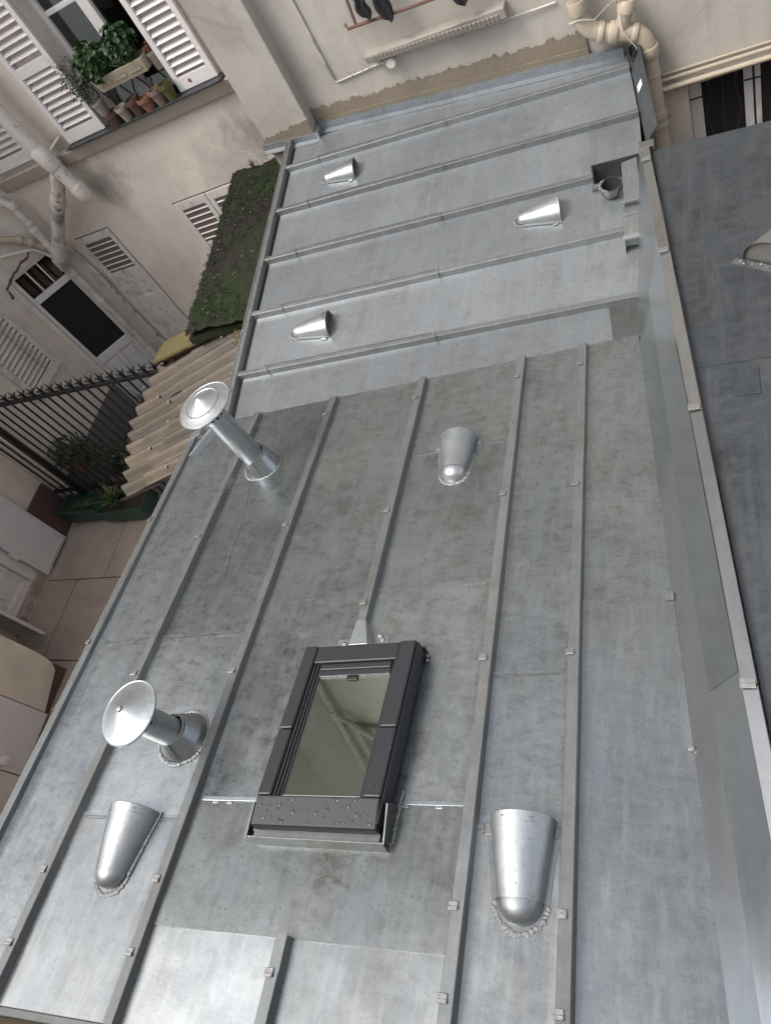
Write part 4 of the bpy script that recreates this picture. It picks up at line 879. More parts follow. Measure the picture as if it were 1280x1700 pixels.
# upstand flashing against the wall and pilaster
def bz(x, y): return OB.z - (BN.x * (x - OB.x) + BN.y * (y - OB.y)) / BN.z
def wall_flash(x0, x1, y, h, lip):
    mb = MB(); n = 12; sec = lambda x: [V((x, y - .075, bz(x, y - .075) + .0035)), V((x, y - .012, bz(x, y) + .006)), V((x, y - .008, bz(x, y) + h)), V((x, y + lip, bz(x, y) + h + .004))]
    def fn(u, v):
        q = sec(x0 + (x1 - x0) * u); k = min(2, int(v * 3)); return q[k].lerp(q[k + 1], v * 3 - k)
    mb.grid(fn, n, 3); return mb.build('wall_flashing', 'zinc_back', bk_roof, smooth=True, angle=30)
wf = wall_flash(-3.055, -1.85, YR - .036, .062, .02); wf2 = wall_flash(-1.87, -.56, YR - .037, .064, .02); wall_flash(-3.60, -3.05, YP - .018, .05, .012)
mb = MB(); mb.hexa([V(q) for q in ((-3.075, YP - .03, bz(-3.06, YP)), (-3.05, YP - .03, bz(-3.05, YP)), (-3.05, YR - .02, bz(-3.05, YR)), (-3.075, YR - .02, bz(-3.06, YR)), (-3.075, YP - .03, bz(-3.06, YP) + .06), (-3.05, YP - .03, bz(-3.05, YP) + .06), (-3.05, YR - .02, bz(-3.05, YR) + .065), (-3.075, YR - .02, bz(-3.06, YR) + .065))]); mb.build('wall_flashing', 'zinc_wall', bk_roof)
for x, o in ((-2.85, wf), (-2.5, wf), (-2.12, wf), (-1.7, wf2), (-1.3, wf2), (-.95, wf2)):
    mb = MB(); z = bz(x, YR - .05); mb.box(x, x + .03, YR - .050, YR - .0455, z + .035, z + .058); mb.build('clip', 'clip', o)
# dark upstand on the right edge, with sticker and coiled cable
mb = MB(); mb.hexa([Bf(2.715, 1.80, .0), Bf(2.735, 1.80, .0), Bf(2.735, 3.10, .0), Bf(2.715, 3.10, .0), Bf(2.775, 1.80, .115), Bf(2.790, 1.80, .115), Bf(2.790, 3.10, .115), Bf(2.775, 3.10, .115)]); mb.build('side_upstand', 'zinc_old', bk_roof, bevel=.003)
mb = MB(); mb.hexa([Bf(2.727, 2.36, .032), Bf(2.729, 2.36, .032), Bf(2.729, 2.44, .032), Bf(2.727, 2.44, .032), Bf(2.752, 2.36, .08), Bf(2.755, 2.36, .08), Bf(2.755, 2.44, .08), Bf(2.752, 2.44, .08)]); tag(mb.build('sticker', 'sticker'), 'small white sticker on the dark zinc upstand', 'sticker')
mb = MB(); pts = []
for k in range(60):
    a = k * .42; pts.append(Bf(2.735 + .028 * math.cos(a), 2.80 + .055 * math.sin(a), .05 + .02 * math.sin(k * .9) + .0006 * k))
mb.tube(pts, .006, 6); tag(mb.build('cable_coil', 'black', smooth=True), 'coil of black cable stuffed in the roof corner under the drainpipe', 'cable')
# gutter box with outlet
gb = thing('gutter_box', 'sunken zinc gutter box with a soldered outlet hole at the right of the back roof', 'gutter', Bf(2.5, 1.6))
mb = MB(); mb.fbox(Bf, 2.362, 2.70, 1.494, 1.71, -.125, -.12); mb.build('box_floor', 'zinc_pit', gb)
mb = MB(); mb.fbox(Bf, 2.350, 2.361, 1.494, 1.71, -.12, .012); mb.fbox(Bf, 2.35, 2.70, 1.711, 1.72, -.12, .012); mb.fbox(Bf, 2.35, 2.70, 1.485, 1.4935, -.12, .012); mb.build('box_side', 'zinc_pit', gb, bevel=.002)
mb = MB(); mb.lathe(Bf(2.475, 1.615, -.119), BN, [(.062, 0), (.058, .003), (0, .003)], 24); mb.build('outlet_hole', 'dark', gb)
mb = MB()
for k in range(26):
    a = k * 6.283 / 26; mb.blob(Bf(2.475 + .068 * math.cos(a), 1.615 + .068 * math.sin(a), -.113), rnd.uniform(.009, .014), (1, 1, .8), None, 6, 4)
mb.build('weld', 'weld', gb, smooth=True)
mb = MB(); mb.fbox(Bf, 2.34, 2.56, 1.445, 1.484, .004, .03); mb.build('strap', 'zinc_rib', gb, bevel=.003)

# upstand wall with coping along the right side
def Cx(y): return -0.028 - .1013 * (y - .4)      # inner coping edge at z = COPZ
COPZ = -2.28
up = thing('parapet', 'zinc clad parapet with folded coping along the right side of the roofs', 'parapet', (-.05, 2.0, -2.6))
def wsheet(y0, y1, l0, l1, m, name, lift=0.0, seed=0, n=26):
    """strip between profile levels l0..l1 ; level 0 = roof foot, 1 = fold, 2 = under the coping"""
    def prof(y, l):
        a = Ff(-.022, 0); t = (y + .3531 + .0224) / .98491 if True else 0
        ft = Ff(-.022, t, .004) if t < 3.26 else Bf(rightB(max(.1, (y - 2.95) * 1.0)) + .004, max(.0, (y - 2.90)), .004)
        top = V((Cx(y) + .006, y, COPZ - .012)); k = min(1.0, max(0.0, (y - 1.5) / 1.3)); k = k * k * (3 - 2 * k)
        fold = V((ft.x + .085, y, ft.z + .055)).lerp(ft.lerp(top, .55), k)
        ft = V((ft.x, y, ft.z))
        return (ft, fold, top)[0].lerp((ft, fold, top)[1], l) if l <= 1 else fold.lerp(top, l - 1)
    mb = MB()
    def fn(u, v):
        y = y0 + (y1 - y0) * u; p = prof(y, l0 + (l1 - l0) * v)
        return p + V((-.8, 0, .6)) * (lift + .0012 * noise.noise(V((y * 3, v * 2 + l0 * 3, seed))))
    mb.grid(fn, n, 4); return mb.build(name, m, up, smooth=True, angle=60, thick=.003)
wsheet(-.4, 2.86, 0, 1, 'zinc_wall', 'base_flashing', 0, 1, 50)
wsheet(-.4, .85, .97, 2, 'zinc_wall', 'cladding_sheet', .006, 3); wsheet(.84, 2.25, .97, 2, 'zinc_wall', 'cladding_sheet', .008, 4); wsheet(2.24, 2.87, .97, 2, 'zinc_wall', 'cladding_sheet', .006, 5)
wsheet(2.86, 3.72, 0, 2, 'zinc_wall', 'cladding_sheet', .001, 6, 12)
mb = MB(); 
def cop_sec(y, w): x = Cx(y); return [V((x, y, COPZ - .035)), V((x, y, COPZ)), V((x + w, y, COPZ + .004)), V((x + w, y, COPZ - .05)), V((x + w - .006, y, COPZ - .05)), V((x + .006, y, COPZ - .035))]
def coping(y0, y1, lift):
    mb = MB(); rings = []
    for i in range(9):
        y = y0 + (y1 - y0) * i / 8; rings.append([mb.b.verts.new(p + V((0, 0, lift))) for p in cop_sec(y, .045)])
    for a, c in zip(rings, rings[1:]):
        for k in range(6): mb.b.faces.new((a[k], a[(k + 1) % 6], c[(k + 1) % 6], c[k]))
    mb.b.faces.new(rings[0]); mb.b.faces.new(rings[-1]); return mb.build('coping', 'coping', up, bevel=.003)
c1 = coping(-.5, .795, 0); c2 = coping(.80, 1.85, .001); c3 = coping(1.855, 2.78, 0); c4 = coping(2.785, 3.62, .001)
for o, y in ((c1, .80), (c2, 1.87), (c3, 2.79), (c4, 3.50)):
    x = Cx(y); mb = MB(); mb.box(x - .003, x + .040, y - .014, y + .014, COPZ + .004, COPZ + .011); mb.box(x - .003, x + .040, y - .018, y - .004, COPZ + .011, COPZ + .015); mb.build('clip', 'clip', o, bevel=.0015)
mb = MB(); mb.hexa([V(q) for q in ((-.365, 3.60, -2.95), (-.30, 3.60, -2.95), (-.30, 3.66, -2.95), (-.365, 3.66, -2.95), (-.355, 3.60, COPZ + .004), (-.285, 3.60, COPZ + .004), (-.285, 3.66, COPZ + .004), (-.355, 3.66, COPZ + .004))]); mb.build('end_piece', 'coping', up, bevel=.004)

# zinc hopper head beside the gutter box
hp = thing('hopper_box', 'upright open zinc hopper box with a bright soldered lip against the parapet', 'hopper', Bf(2.55, 1.2))
mb = MB(); mb.hexa([Bf(2.515, 1.07, .16), Bf(2.61, 1.06, .16), Bf(2.625, 1.46, .16), Bf(2.535, 1.44, .16), Bf(2.515, 1.07, .166), Bf(2.61, 1.06, .166), Bf(2.625, 1.46, .166), Bf(2.535, 1.44, .166)]); mb.build('cover', 'zinc_back', hp, bevel=.002)
mb = MB(); mb.hexa([Bf(2.512, 1.065, 0), Bf(2.518, 1.065, 0), Bf(2.538, 1.44, 0), Bf(2.532, 1.44, 0), Bf(2.512, 1.065, .159), Bf(2.518, 1.065, .159), Bf(2.538, 1.44, .159), Bf(2.532, 1.44, .159)]); mb.hexa([Bf(2.484, .80, 0), Bf(2.490, .80, 0), Bf(2.517, 1.064, 0), Bf(2.511, 1.064, 0), Bf(2.484, .80, .098), Bf(2.490, .80, .098), Bf(2.517, 1.064, .128), Bf(2.511, 1.064, .128)]); mb.build('side_plate', 'zinc_wall', hp, bevel=.001)
mb = MB(); mb.hexa([Bf(2.49, .84, .02), Bf(2.585, .83, .02), Bf(2.61, 1.06, .02), Bf(2.50, 1.07, .02), Bf(2.49, .84, .10), Bf(2.585, .83, .10), Bf(2.61, 1.06, .13), Bf(2.50, 1.07, .13)]); mb.build('open_tray', 'zinc_rib', hp, bevel=.001)
mb = MB(); mb.fbox(Bf, 2.478, 2.60, .80, .835, .095, .112); mb.build('lip', 'bright', hp, bevel=.004)
mb = MB(); mb.fbox(Bf, 2.49, 2.60, 1.05, 1.062, .155, .170); mb.fbox(Bf, 2.495, 2.585, .985, .992, .12, .128); mb.build('edge_strip', 'bright', hp, bevel=.001)
mb = MB(); mb.fbox(Bf, 2.588, 2.600, .83, 1.05, .11, .135); mb.build('rim', 'zinc_rib', hp, bevel=.002)

# dark roof of the neighbouring volume on the right
nr = thing('zinc_roof', 'old dark flat zinc roof beyond the parapet at the right', 'roof', (1.0, 2.0, -2.33))
def nx(y): return Cx(y) + .052
RZ = lambda x, y: -2.325 - .004 * x
for i, (y0, y1) in enumerate(((-.6, .55), (.55, 2.10), (2.10, 3.62))):
    for (xa, xb) in ((None, .95), (.95, 2.0)):
        mb = MB(); lift = .002 * i + (.001 if xa else 0)
        def fn(u, v):
            y = y0 + (y1 + (.02 if i < 2 else -.11 * (u if xa is None else 1) * .7) - y0) * v; x0 = nx(y) if xa is None else xa; x = x0 + (xb - x0) * u
            return V((x, y, RZ(x, y) + lift + .004 * noise.noise(V((x * 2.5, y * 2.5, i)))))
        mb.grid(fn, 12, 16); mb.build('zinc_sheet', 'zinc_old', nr, smooth=True, thick=.004)
for (x0, x1, y0, y1) in ((-.02, .07, 1.93, 2.06), (.25, .42, .9, 1.5)):
    mb = MB(); mb.box(x0, x1, y0, y1, RZ(x0, y0) - .001, RZ(x0, y0) + .0085); mb.build('patch', 'zinc_old', nr, bevel=.002)
mb = MB(); mb.hexa([V(q) for q in ((-.29, 3.50, -2.42), (2.0, 3.42, -2.42), (2.0, 3.50, -2.42), (-.29, 3.585, -2.42), (-.29, 3.50, -2.336), (2.0, 3.42, -2.344), (2.0, 3.50, -2.344), (-.29, 3.585, -2.336))]); mb.build('eave_edge', 'zinc_old', nr)
mb = MB(); mb.box(-.1, 2.0, -.6, 3.38, GZ, -2.45); mb.build('wall', 'plaster', nr)

# ================================================================== vents (half cone hoods)
VENT_LEN = .27
def vent_parts(t, L=.275, r0=.062, r1=.106, weld_sides=False, tabs=True):
    hz0, hz1 = r0 * .95, r1 * .95; n = 18
    mb = MB()
    def hood(u, v):
        a = math.pi * u; r = r0 + (r1 - r0) * v; h = hz0 + (hz1 - hz0) * v
        dn = .0022 * noise.noise(V((u * 3 + L * 40, v * 3, r1 * 90))); r += dn; h += dn
        return V((-r * math.cos(a), v * L, .002 + h * math.sin(a) ** .85))
    mb.grid(hood, n, 10); hd = mb.build('hood', 'bright', t, smooth=True, local=True, thick=.0022)
    mb = MB()
    def nose(u, v):
        a = math.pi * u; b = v * math.pi / 2; return V((-r0 * .985 * math.cos(a) * math.cos(b), .004 - r0 * .95 * math.sin(b) * 1.0, .002 + hz0 * .97 * math.sin(a) ** .85 * math.cos(b) ** .7))
    mb.grid(nose, n, 9); mb.build('nose', 'bright', t, smooth=True, local=True, angle=80)
    for s in (-1, 1):
        mb = MB(); mb.hexa([V((s * r0, -.0, .0005)), V((s * (r0 + .018), 0, .0005)), V((s * (r1 + .016), L, .0005)), V((s * r1, L, .0005)), V((s * r0, 0, .0045)), V((s * (r0 + .018), 0, .0035)), V((s * (r1 + .016), L, .0035)), V((s * r1, L, .0045))]); mb.build('flange', 'zinc_rib', t, local=True)
        if tabs:
            mb = MB(); mb.hexa([V((s * (r1 - .006), L * .78, .001)), V((s * (r1 + .026), L * .78, .001)), V((s * (r1 + .028), L * .93, .001)), V((s * (r1 + .0), L * .93, .001)), V((s * (r1 - .006), L * .78, .014)), V((s * (r1 + .018), L * .78, .008)), V((s * (r1 + .020), L * .93, .008)), V((s * (r1 + .0), L * .93, .014))]); mb.build('tab', 'zinc_rib', t, local=True, bevel=.002)
    mb = MB(); rr = random.Random(int(L * 1000))
    for k in range(46):
        a = math.pi * (k + rr.uniform(.1, .9)) / 46; rad = r0 + rr.uniform(.007, .013)
        mb.blob(V((rad * math.cos(a), -rad * math.sin(a) * 1.02, .002)), rr.uniform(.0065, .0105), (1, rr.uniform(.85, 1.35), rr.uniform(.3, .45)), Matrix.Rotation(a, 4, 'Z'), 8, 5)
    if weld_sides:
        for k in range(34):
            v = k / 33; mb.blob(V((-(r0 + .012 + (r1 - r0) * v), v * L, .003)), rr.uniform(.006, .010), (1, 1, .75), None, 6, 4)
            mb.blob(V(((r0 + .012 + (r1 - r0) * v), v * L, .003)), rr.uniform(.006, .010), (1, 1, .75), None, 6, 4)
    mb.build('weld', 'weld', t, smooth=True, local=True)
    mb = MB(); pts = [V((-(r1 - .004) * math.cos(math.pi * k / 16), L - .03, .003 + (hz1 - .004) * math.sin(math.pi * k / 16) ** .85)) for k in range(17)]; mb.face(pts); mb.build('dark_mouth', 'dark', t, local=True)
    mb = MB()
    for k in range(5):
        z = .012 + k * .019; w = (r1 - .006) * max(.05, 1 - (z / hz1) ** 2) ** .5; mb.box(-w, w, L - .018, L - .014, z, z + .008)
    for xk in (-.05, 0, .05): mb.box(xk - .004, xk + .004, L - .0185, L - .0135, .002, hz1 * max(.1, 1 - (xk / r1) ** 2) ** .5 - .004)
    mb.build('grille', 'zinc_rib', t, local=True)
    mb = MB(); mb.tube([p + V((0, .03, 0)) for p in pts], .0028, 6, cap=True); mb.build('rim', 'bright', t, smooth=True, local=True)
    mb = MB()
    for k in range(110):
        a = math.pi * rr.uniform(.12, .88); v = rr.uniform(.02, .98); r = r0 + (r1 - r0) * v; h = hz0 + (hz1 - hz0) * v; q = V((-r * math.cos(a), v * L, .003 + h * math.sin(a) ** .85)); nrm = V((-math.cos(a), 0, math.sin(a)))
        ax = nrm.to_track_quat('Z', 'Y').to_matrix().to_4x4(); mb.blob(q, rr.uniform(.0012, .0034), (1, 1, .55), ax, 6, 4)
    mb.build('raindrops', 'water', t, smooth=True, local=True, kind='stuff')
def vent(fr, e1, e2, en, a, b, rot, label, group='half cone roof vents', **kw):
    m = frame_mat(fr(a, b, .004), e1, e2, en) @ Matrix.Rotation(rot, 4, 'Z')
    t = thing('roof_vent', label, 'roof vent', group=group, mat=m); vent_parts(t, **kw); return t
vent(Ff, F1, F2, FN, -.572, .545, R_(-1), 'largest looking half cone vent, bottom right, soldered round its nose', L=.245, r0=.072, r1=.108)
vent(Ff, F1, F2, FN, -2.175, .548, R_(-3), 'half cone vent soldered along its right side, bottom left between two battens', L=.235, r0=.068, r1=.112, weld_sides=True, tabs=False)
vent(Ff, F1, F2, FN, -.955, 2.455, R_(-2), 'half cone vent alone in the middle of the front roof above the skylight', L=.225, r0=.064, r1=.103)
vent(Bf, B1, B2, BN, .345, 2.44, R_(-90), 'half cone vent near the pilaster, uppermost of those on the back roof', L=.235, r0=.050, r1=.095)
vent(Bf, B1, B2, BN, 1.895, 1.335, R_(-90), 'half cone vent at the right of the back roof, facing the gutter box', L=.235, r0=.055, r1=.105)
vent(Bf, B1, B2, BN, .325, .72, R_(-90), 'half cone vent with dark mouth showing, near the left edge of the back roof', L=.235, r0=.052, r1=.098)
oc = thing('outlet_cup', 'dull half open metal cup with dark mouth between the gutter box and the hopper box', 'roof outlet', Bf(2.455, 1.36))
mb = MB(); mb.lathe(Bf(2.455, 1.36, .0), BN, [(0, -.02), (.034, .0), (.058, .035), (.072, .085), (.073, .092), (.069, .092)], 26); mb.build('cup', 'zinc_pit', oc, smooth=True)
mb = MB(); mb.lathe(Bf(2.455, 1.36, .0), BN, [(.069, .089), (.052, .05), (.03, .012), (0, .01)], 24); mb.build('dark_inside', 'dark', oc, smooth=True)
mb = MB()
for k in range(14): a = 2.2 + k * .16; mb.blob(Bf(2.455 + .066 * math.cos(a), 1.36 + .066 * math.sin(a), .09), rnd.uniform(.006, .012), (1, 1, .8), None, 6, 4)
mb.build('weld', 'weld', oc, smooth=True)
m_ = frame_mat(V((.16, 2.585, -2.318)), V((.80, -.60, 0)), V((.60, .80, 0)), V((0, 0, 1))); t_ = thing('roof_vent', 'weathered dull grey vent hood at the right edge on the dark roof', 'roof vent', group='half cone roof vents', mat=m_)
mb = MB()
def hood2(u, v):
    a = math.pi * u; r = .13 * (1 - .35 * v); return V((-r * math.cos(a), v * .26, .002 + r * .9 * math.sin(a)))
mb.grid(hood2, 20, 8); mb.build('hood', plain('weathered_tin', (0.21, 0.205, 0.19), 0.5, 0.5, stain=(0.12, 0.09, 0.05), stain_amt=.7), t_, smooth=True, local=True, thick=.003)
mb = MB(); mb.face([V((-.127 * math.cos(math.pi * k / 16), .012, .003 + .115 * math.sin(math.pi * k / 16))) for k in range(17)]); mb.build('front_plate', plain('weathered_tin_plate', (0.21, 0.205, 0.19), 0.5, 0.5, stain=(0.12, 0.09, 0.055), stain_amt=.7), t_, local=True)
mb = MB(); mb.box(-.16, .16, -.035, -.002, .0, .006); mb.build('flange', 'zinc_pit', t_, local=True)
mb = MB()
for k in range(16): mb.blob(V((-.13 + k * .017, -.012 + rnd.uniform(-.008, .008), .007)), rnd.uniform(.004, .009), (1, 1, .5), None, 6, 4)
mb.build('weld', 'weld', t_, smooth=True, local=True)

# ================================================================== flues
def flue(base, H, label, tr=.062, cr_=.125, capr=.15, ridge=False, cone_h=.10, collar_top=None):
    t = thing('flue_pipe', label, 'flue', base, group='flue pipes with cone caps'); b = V(base); Z = V((0, 0, 1))
    mb = MB(); mb.lathe(b - Z * .01, (FN * .75 + Z * .25), [(cr_, 0), (cr_ - .004, .006), (tr + .012, cone_h * .9), (tr + .004, cone_h)], 36); mb.build('base_cone', 'zinc_wall', t, smooth=True)
    mb = MB(); q = b + (FN * .75 + Z * .25).normalized() * (cone_h * .9 - .01); pr = [(tr, cone_h * .6), (tr, H - .10)]; mb.lathe(b, Z, pr, 32); mb.build('pipe', 'bright', t, smooth=True)
    mb = MB(); c = b + Z * .0 + (FN * .75 + Z * .25).normalized() * (cone_h - .012); mb.lathe(c - Z * .008, Z, [(tr + .001, -.002), (tr + .007, .002), (tr + .007, .014), (tr + .001, .018)], 32); mb.build('seam_ring', 'weld', t, smooth=True)
    mb = MB(); mb.tube([b + V((cr_ * .25, -cr_ * .92, .004)), b + V((tr * .25, -tr * .99, cone_h * .95))], .0035, 6); mb.tube([b + V((tr, -.002, cone_h)), b + V((tr, -.002, H - .1))], .0025, 5); mb.build('seam', 'weld', t, smooth=True)
    mb = MB()
    for k in range(84):
        a = (k + rnd.uniform(-.4, .4)) * 6.283 / 84; rq = cr_ + rnd.uniform(.000, .006); mb.blob(b + F1 * rq * math.cos(a) + F2 * rq * math.sin(a) + FN * .001, rnd.uniform(.0055, .0085), (1, rnd.uniform(.9, 1.4), rnd.uniform(.3, .5)), Matrix.Rotation(a, 4, 'Z'), 7, 5)
    mb.build('weld', 'weld', t, smooth=True)
    # slotted crown: inner dark core and tapered fins
    mb = MB(); mb.lathe(b, Z, [(tr - .006, H - .12), (tr + .012, H - .012)], 24); mb.build('dark_core', 'dark', t)
    mb = MB(); mb.lathe(b, Z, [(tr, H - .105), (tr + .003, H - .080)], 32); mb.lathe(b, Z, [(tr + .024, H - .022), (tr + .027, H - .008)], 32); nf = 14
    for k in range(nf):
        a = k * 6.283 / nf; d = V((math.cos(a), math.sin(a), 0)); w = V((-d.y, d.x, 0)); r0_, r1_ = tr + .002, tr + .025
        mb.face([b + d * r0_ + w * .0075 + Z * (H - .082), b + d * r0_ - w * .0075 + Z * (H - .082), b + d * r1_ - w * .010 + Z * (H - .020), b + d * r1_ + w * .010 + Z * (H - .020)])
    mb.build('slotted_crown', 'bright', t, smooth=True, thick=.002)
    pr = [(capr - .004, H - .012), (capr, H - .010), (capr + .002, H - .004), (capr - .002, H), (capr - .010, H + .001)]
    if ridge: pr += [(capr * .66, H + .014), (capr * .645, H + .019), (capr * .62, H + .016), (capr * .3, H + .034), (.012, H + .056), (0, H + .060)]
    else: pr += [(capr * .5, H + .028), (.014, H + .048), (.010, H + .056), (0, H + .058)]
    mb = MB(); mb.lathe(b, Z, [(0, H - .012)] + pr, 48); mb.build('cap', 'bright', t, smooth=True, angle=35)
    mb = MB(); mb.lathe(b, Z, [(capr - .003, H - .003), (capr + .003, H), (capr + .003, H - .007), (capr - .003, H - .010)], 48); mb.build('cap_rim', 'bright', t, smooth=True)
    mb = MB(); rr = random.Random(int(H * 991))
    for k in range(170):
        a = rr.uniform(0, 6.283); r = capr * rr.uniform(.08, .95) ** .6; z = H + .05 * (1 - r / capr); q = b + V((r * math.cos(a), r * math.sin(a), z)); mb.blob(q, rr.uniform(.0012, .0036), (1, 1, .5), None, 6, 4)
    mb.build('raindrops', 'water', t, smooth=True, kind='stuff')
    return t
flue(Ff(-2.06, 1.095, .004), .345, 'short zinc flue with smooth cone cap, left of the skylight', tr=.060, cr_=.118, capr=.130)
flue(Ff(-2.16, 2.765, .004), .565, 'tall zinc flue with ridged cone cap, at the left beside the corrugated canopy', tr=.066, cr_=.112, capr=.155, ridge=True, cone_h=.12)

# ================================================================== skylight
sk = thing('skylight', 'anthracite framed roof window wet with rain in the middle of the front roof', 'skylight', Ff(-1.25, 1.1))
# frame axes: u across, v along the slope (skewed with the battens), c off the sheet; u in 0..W, v in 0..H from the lower left
SO = (-1.550, .715); sv = V((.0875, .9962)); su = V((1.0, -.004)); SW, SH = .503, .722
def Sf(u, v, c=0.0): return Ff(SO[0] + su.x * u + sv.x * v, SO[1] + su.y * u + sv.y * v, c)
FT = .118                                     # top of the frame covers
mb = MB()
mb.hexa([Sf(-.016, -.040, .006), Sf(SW + .020, -.044, .006), Sf(SW + .020, -.034, .006), Sf(-.016, -.030, .006), Sf(-.022, -.030, .062), Sf(SW + .016, -.032, .062), Sf(SW + .016, -.026, .062), Sf(-.022, -.024, .062)]); mb.fbox(Sf, .0, SW, -.0255, .0, .050, .056); mb.fbox(Sf, SW + .006, SW + .014, -.004, .11, .006, .050); mb.fbox(Sf, -.012, -.004, -.004, SH + .01, .006, .050); mb.fbox(Sf, -.012, SW + .004, SH + .01, SH + .018, .006, .05)
kb = mb.build('kerb_flashing', 'zinc_pit', sk, bevel=.001)
mb = MB(); mb.hexa([Sf(SW + .016, -.004, .006), Sf(SW + .021, -.004, .006), Sf(SW + .021, .115, .006), Sf(SW + .016, .115, .006), Sf(SW + .016, -.034, .060), Sf(SW + .021, -.034, .060), Sf(SW + .021, .09, .100), Sf(SW + .016, .09, .100)]); mb.build('corner_gusset', 'zinc_pit', kb)
mb = MB(); mb.hexa([Sf(-.019, -.004, .006), Sf(-.014, -.004, .006), Sf(-.014, .10, .006), Sf(-.019, .10, .006), Sf(-.030, -.034, .060), Sf(-.025, -.034, .060), Sf(-.020, .09, .085), Sf(-.025, .09, .085)]); mb.build('corner_gusset', 'zinc_pit', kb)
mb = MB()
for k in range(34): mb.blob(Sf(SW + .027 + rnd.uniform(-.002, .002), -.01 + k * .0052, .009), rnd.uniform(.006, .010), (1, 1, .7), None, 6, 4)
for k in range(8): mb.blob(Sf(SW + .022 - k * .005, -.018 + .002 * k, .009 + k * .001), rnd.uniform(.005, .008), (1, 1, .7), None, 6, 4)
for q in ((.04, -.02), (.05, -.018), (SW + .010, SH - .01), (SW + .012, SH - .03)): mb.blob(Sf(*q, .012), .009, (1, 1, .7), None, 7, 5)
mb.build('weld', 'weld', kb, smooth=True, kind='stuff')
mb = MB(); mb.fbox(Sf, .004, .026, .0, SH, .012, .085); mb.fbox(Sf, SW - .026, SW - .002, .0, SH, .012, .085); mb.fbox(Sf, .026, SW - .026, SH - .03, SH, .012, .085); mb.fbox(Sf, .026, SW - .026, .004, .03, .012, .07); mb.build('outer_frame', 'frame', sk, bevel=.003)
# covers
def cover(name, *a, b=.006): 
    mb = MB(); mb.fbox(Sf, *a); return mb.build(name, 'frame', sk, bevel=b)
CB = .105                                     # v where the side covers meet the bottom cover
vm = .36
cover('side_cover', .000, .058, CB, vm, .088, FT); cover('side_cover', .000, .058, vm + .003, SH + .004, .088, FT + .001)
cover('side_cover', SW - .072, SW - .004, CB, vm, .088, FT); cover('side_cover', SW - .072, SW - .004, vm + .003, SH + .004, .088, FT + .001)
cover('side_skirt', SW - .0035, SW + .004, .02, SH, .055, FT - .012, b=.002)
cover('top_cover', .0585, SW - .0725, SH - .075, SH + .002, .086, FT - .004)
mb = MB(); mb.hexa([Sf(.002, -.004, .072), Sf(SW + .0, -.004, .072), Sf(SW + .0, CB - .002, .080), Sf(.002, CB - .002, .080), Sf(.002, .002, .102), Sf(SW + .0, .002, .102), Sf(SW - .004, CB - .002, FT + .002), Sf(.004, CB - .002, FT + .002)]); mb.build('bottom_cover', 'frame', sk, bevel=.006)
mb = MB(); mb.fbox(Sf, .01, SW - .01, .0, .02, .058, .072); mb.build('gap_seal', 'frame2', sk)
# sash rails stepping down to the glass
for i, (w0, w1, c1) in enumerate(((.060, .070, .106), (.072, .082, .100), (.083, .092, .094))):
    mb = MB(); mb.fbox(Sf, w0, w1, CB, SH - .076, .07, c1); mb.build('sash_rail', 'frame' if i != 1 else 'frame2', sk, bevel=.002)
mb = MB(); mb.fbox(Sf, SW - .082, SW - .074, CB, SH - .076, .07, .104); mb.build('sash_rail', 'frame', sk, bevel=.002)
mb = MB(); mb.fbox(Sf, SW - .092, SW - .083, CB, SH - .076, .07, .098); mb.build('sash_rail', 'frame2', sk, bevel=.002)
mb = MB(); mb.fbox(Sf, .093, SW - .093, SH - .105, SH - .077, .07, .106); mb.build('sash_rail', 'frame', sk, bevel=.005)
mb = MB(); mb.fbox(Sf, .093, SW - .093, SH - .130, SH - .1055, .0885, .101); mb.build('sash_trim', 'frame', sk, bevel=.002)
mb = MB(); mb.fbox(Sf, .22, .27, SH - .148, SH - .1305, .0885, .095); mb.build('latch', 'frame2', sk, bevel=.003)
mb = MB(); mb.fbox(Sf, .093, SW - .093, CB - .003, SH - .1155, .082, .088); mb.build('glass', 'roofglass', sk)
mb = MB(); mb.fbox(Sf, .093, SW - .093, CB, CB + .008, .0885, .093); mb.build('glass_edge', 'paint', sk)
# shallow lining, and a dark board put in to stand for the dark room
mb = MB(); a0, a1, v0, v1 = .075, SW - .075, .09, SH - .09
for q in ((a0 - .01, a0, v0, v1), (a1, a1 + .01, v0, v1), (a0, a1, v0 - .01, v0), (a0, a1, v1, v1 + .01)): mb.fbox(Sf, *q, .012, .068)
mb.build('lining', 'interior', sk)
mb = MB(); mb.fbox(Sf, a0, a1, v0, v1, .011, .0125); mb.build('dark_board', plain('dark_board_olive', (0.055, 0.058, 0.046), 0.8, var=.3, scale=5), sk)
mb = MB()
rr = random.Random(11)
def drops(n, u0, u1, v0, v1, c, rmin, rmax):
    for _ in range(n):
        q = Sf(rr.uniform(u0, u1), rr.uniform(v0, v1), c); r = rr.uniform(rmin, rmax) * rr.choice((.6, .8, 1, 1)); ax = FN.to_track_quat('Z', 'Y').to_matrix().to_4x4(); mb.blob(q, r, (1, rr.uniform(.8, 1.6), .45), ax, 8, 5)
for _ in range(60):
    v = rr.uniform(.012, CB - .012); c = .102 + (FT + .002 - .102) * (v - .002) / (CB - .004); r = rr.uniform(.002, .0065); mb.blob(Sf(rr.uniform(.02, SW - .02), v, c), r, (1, rr.uniform(.8, 1.5), .45), FN.to_track_quat('Z', 'Y').to_matrix().to_4x4(), 8, 5)
drops(60, .004, .054, CB + .01, SH, FT, .001, .003); drops(80, SW - .068, SW - .008, CB + .01, SH, FT, .001, .003); drops(40, .07, SW - .08, SH - .07, SH, FT - .004, .001, .003)
drops(150, .10, SW - .10, CB + .02, SH - .12, .088, .0008, .0026)
mb.build('raindrops', 'water', sk, smooth=True, kind='stuff')

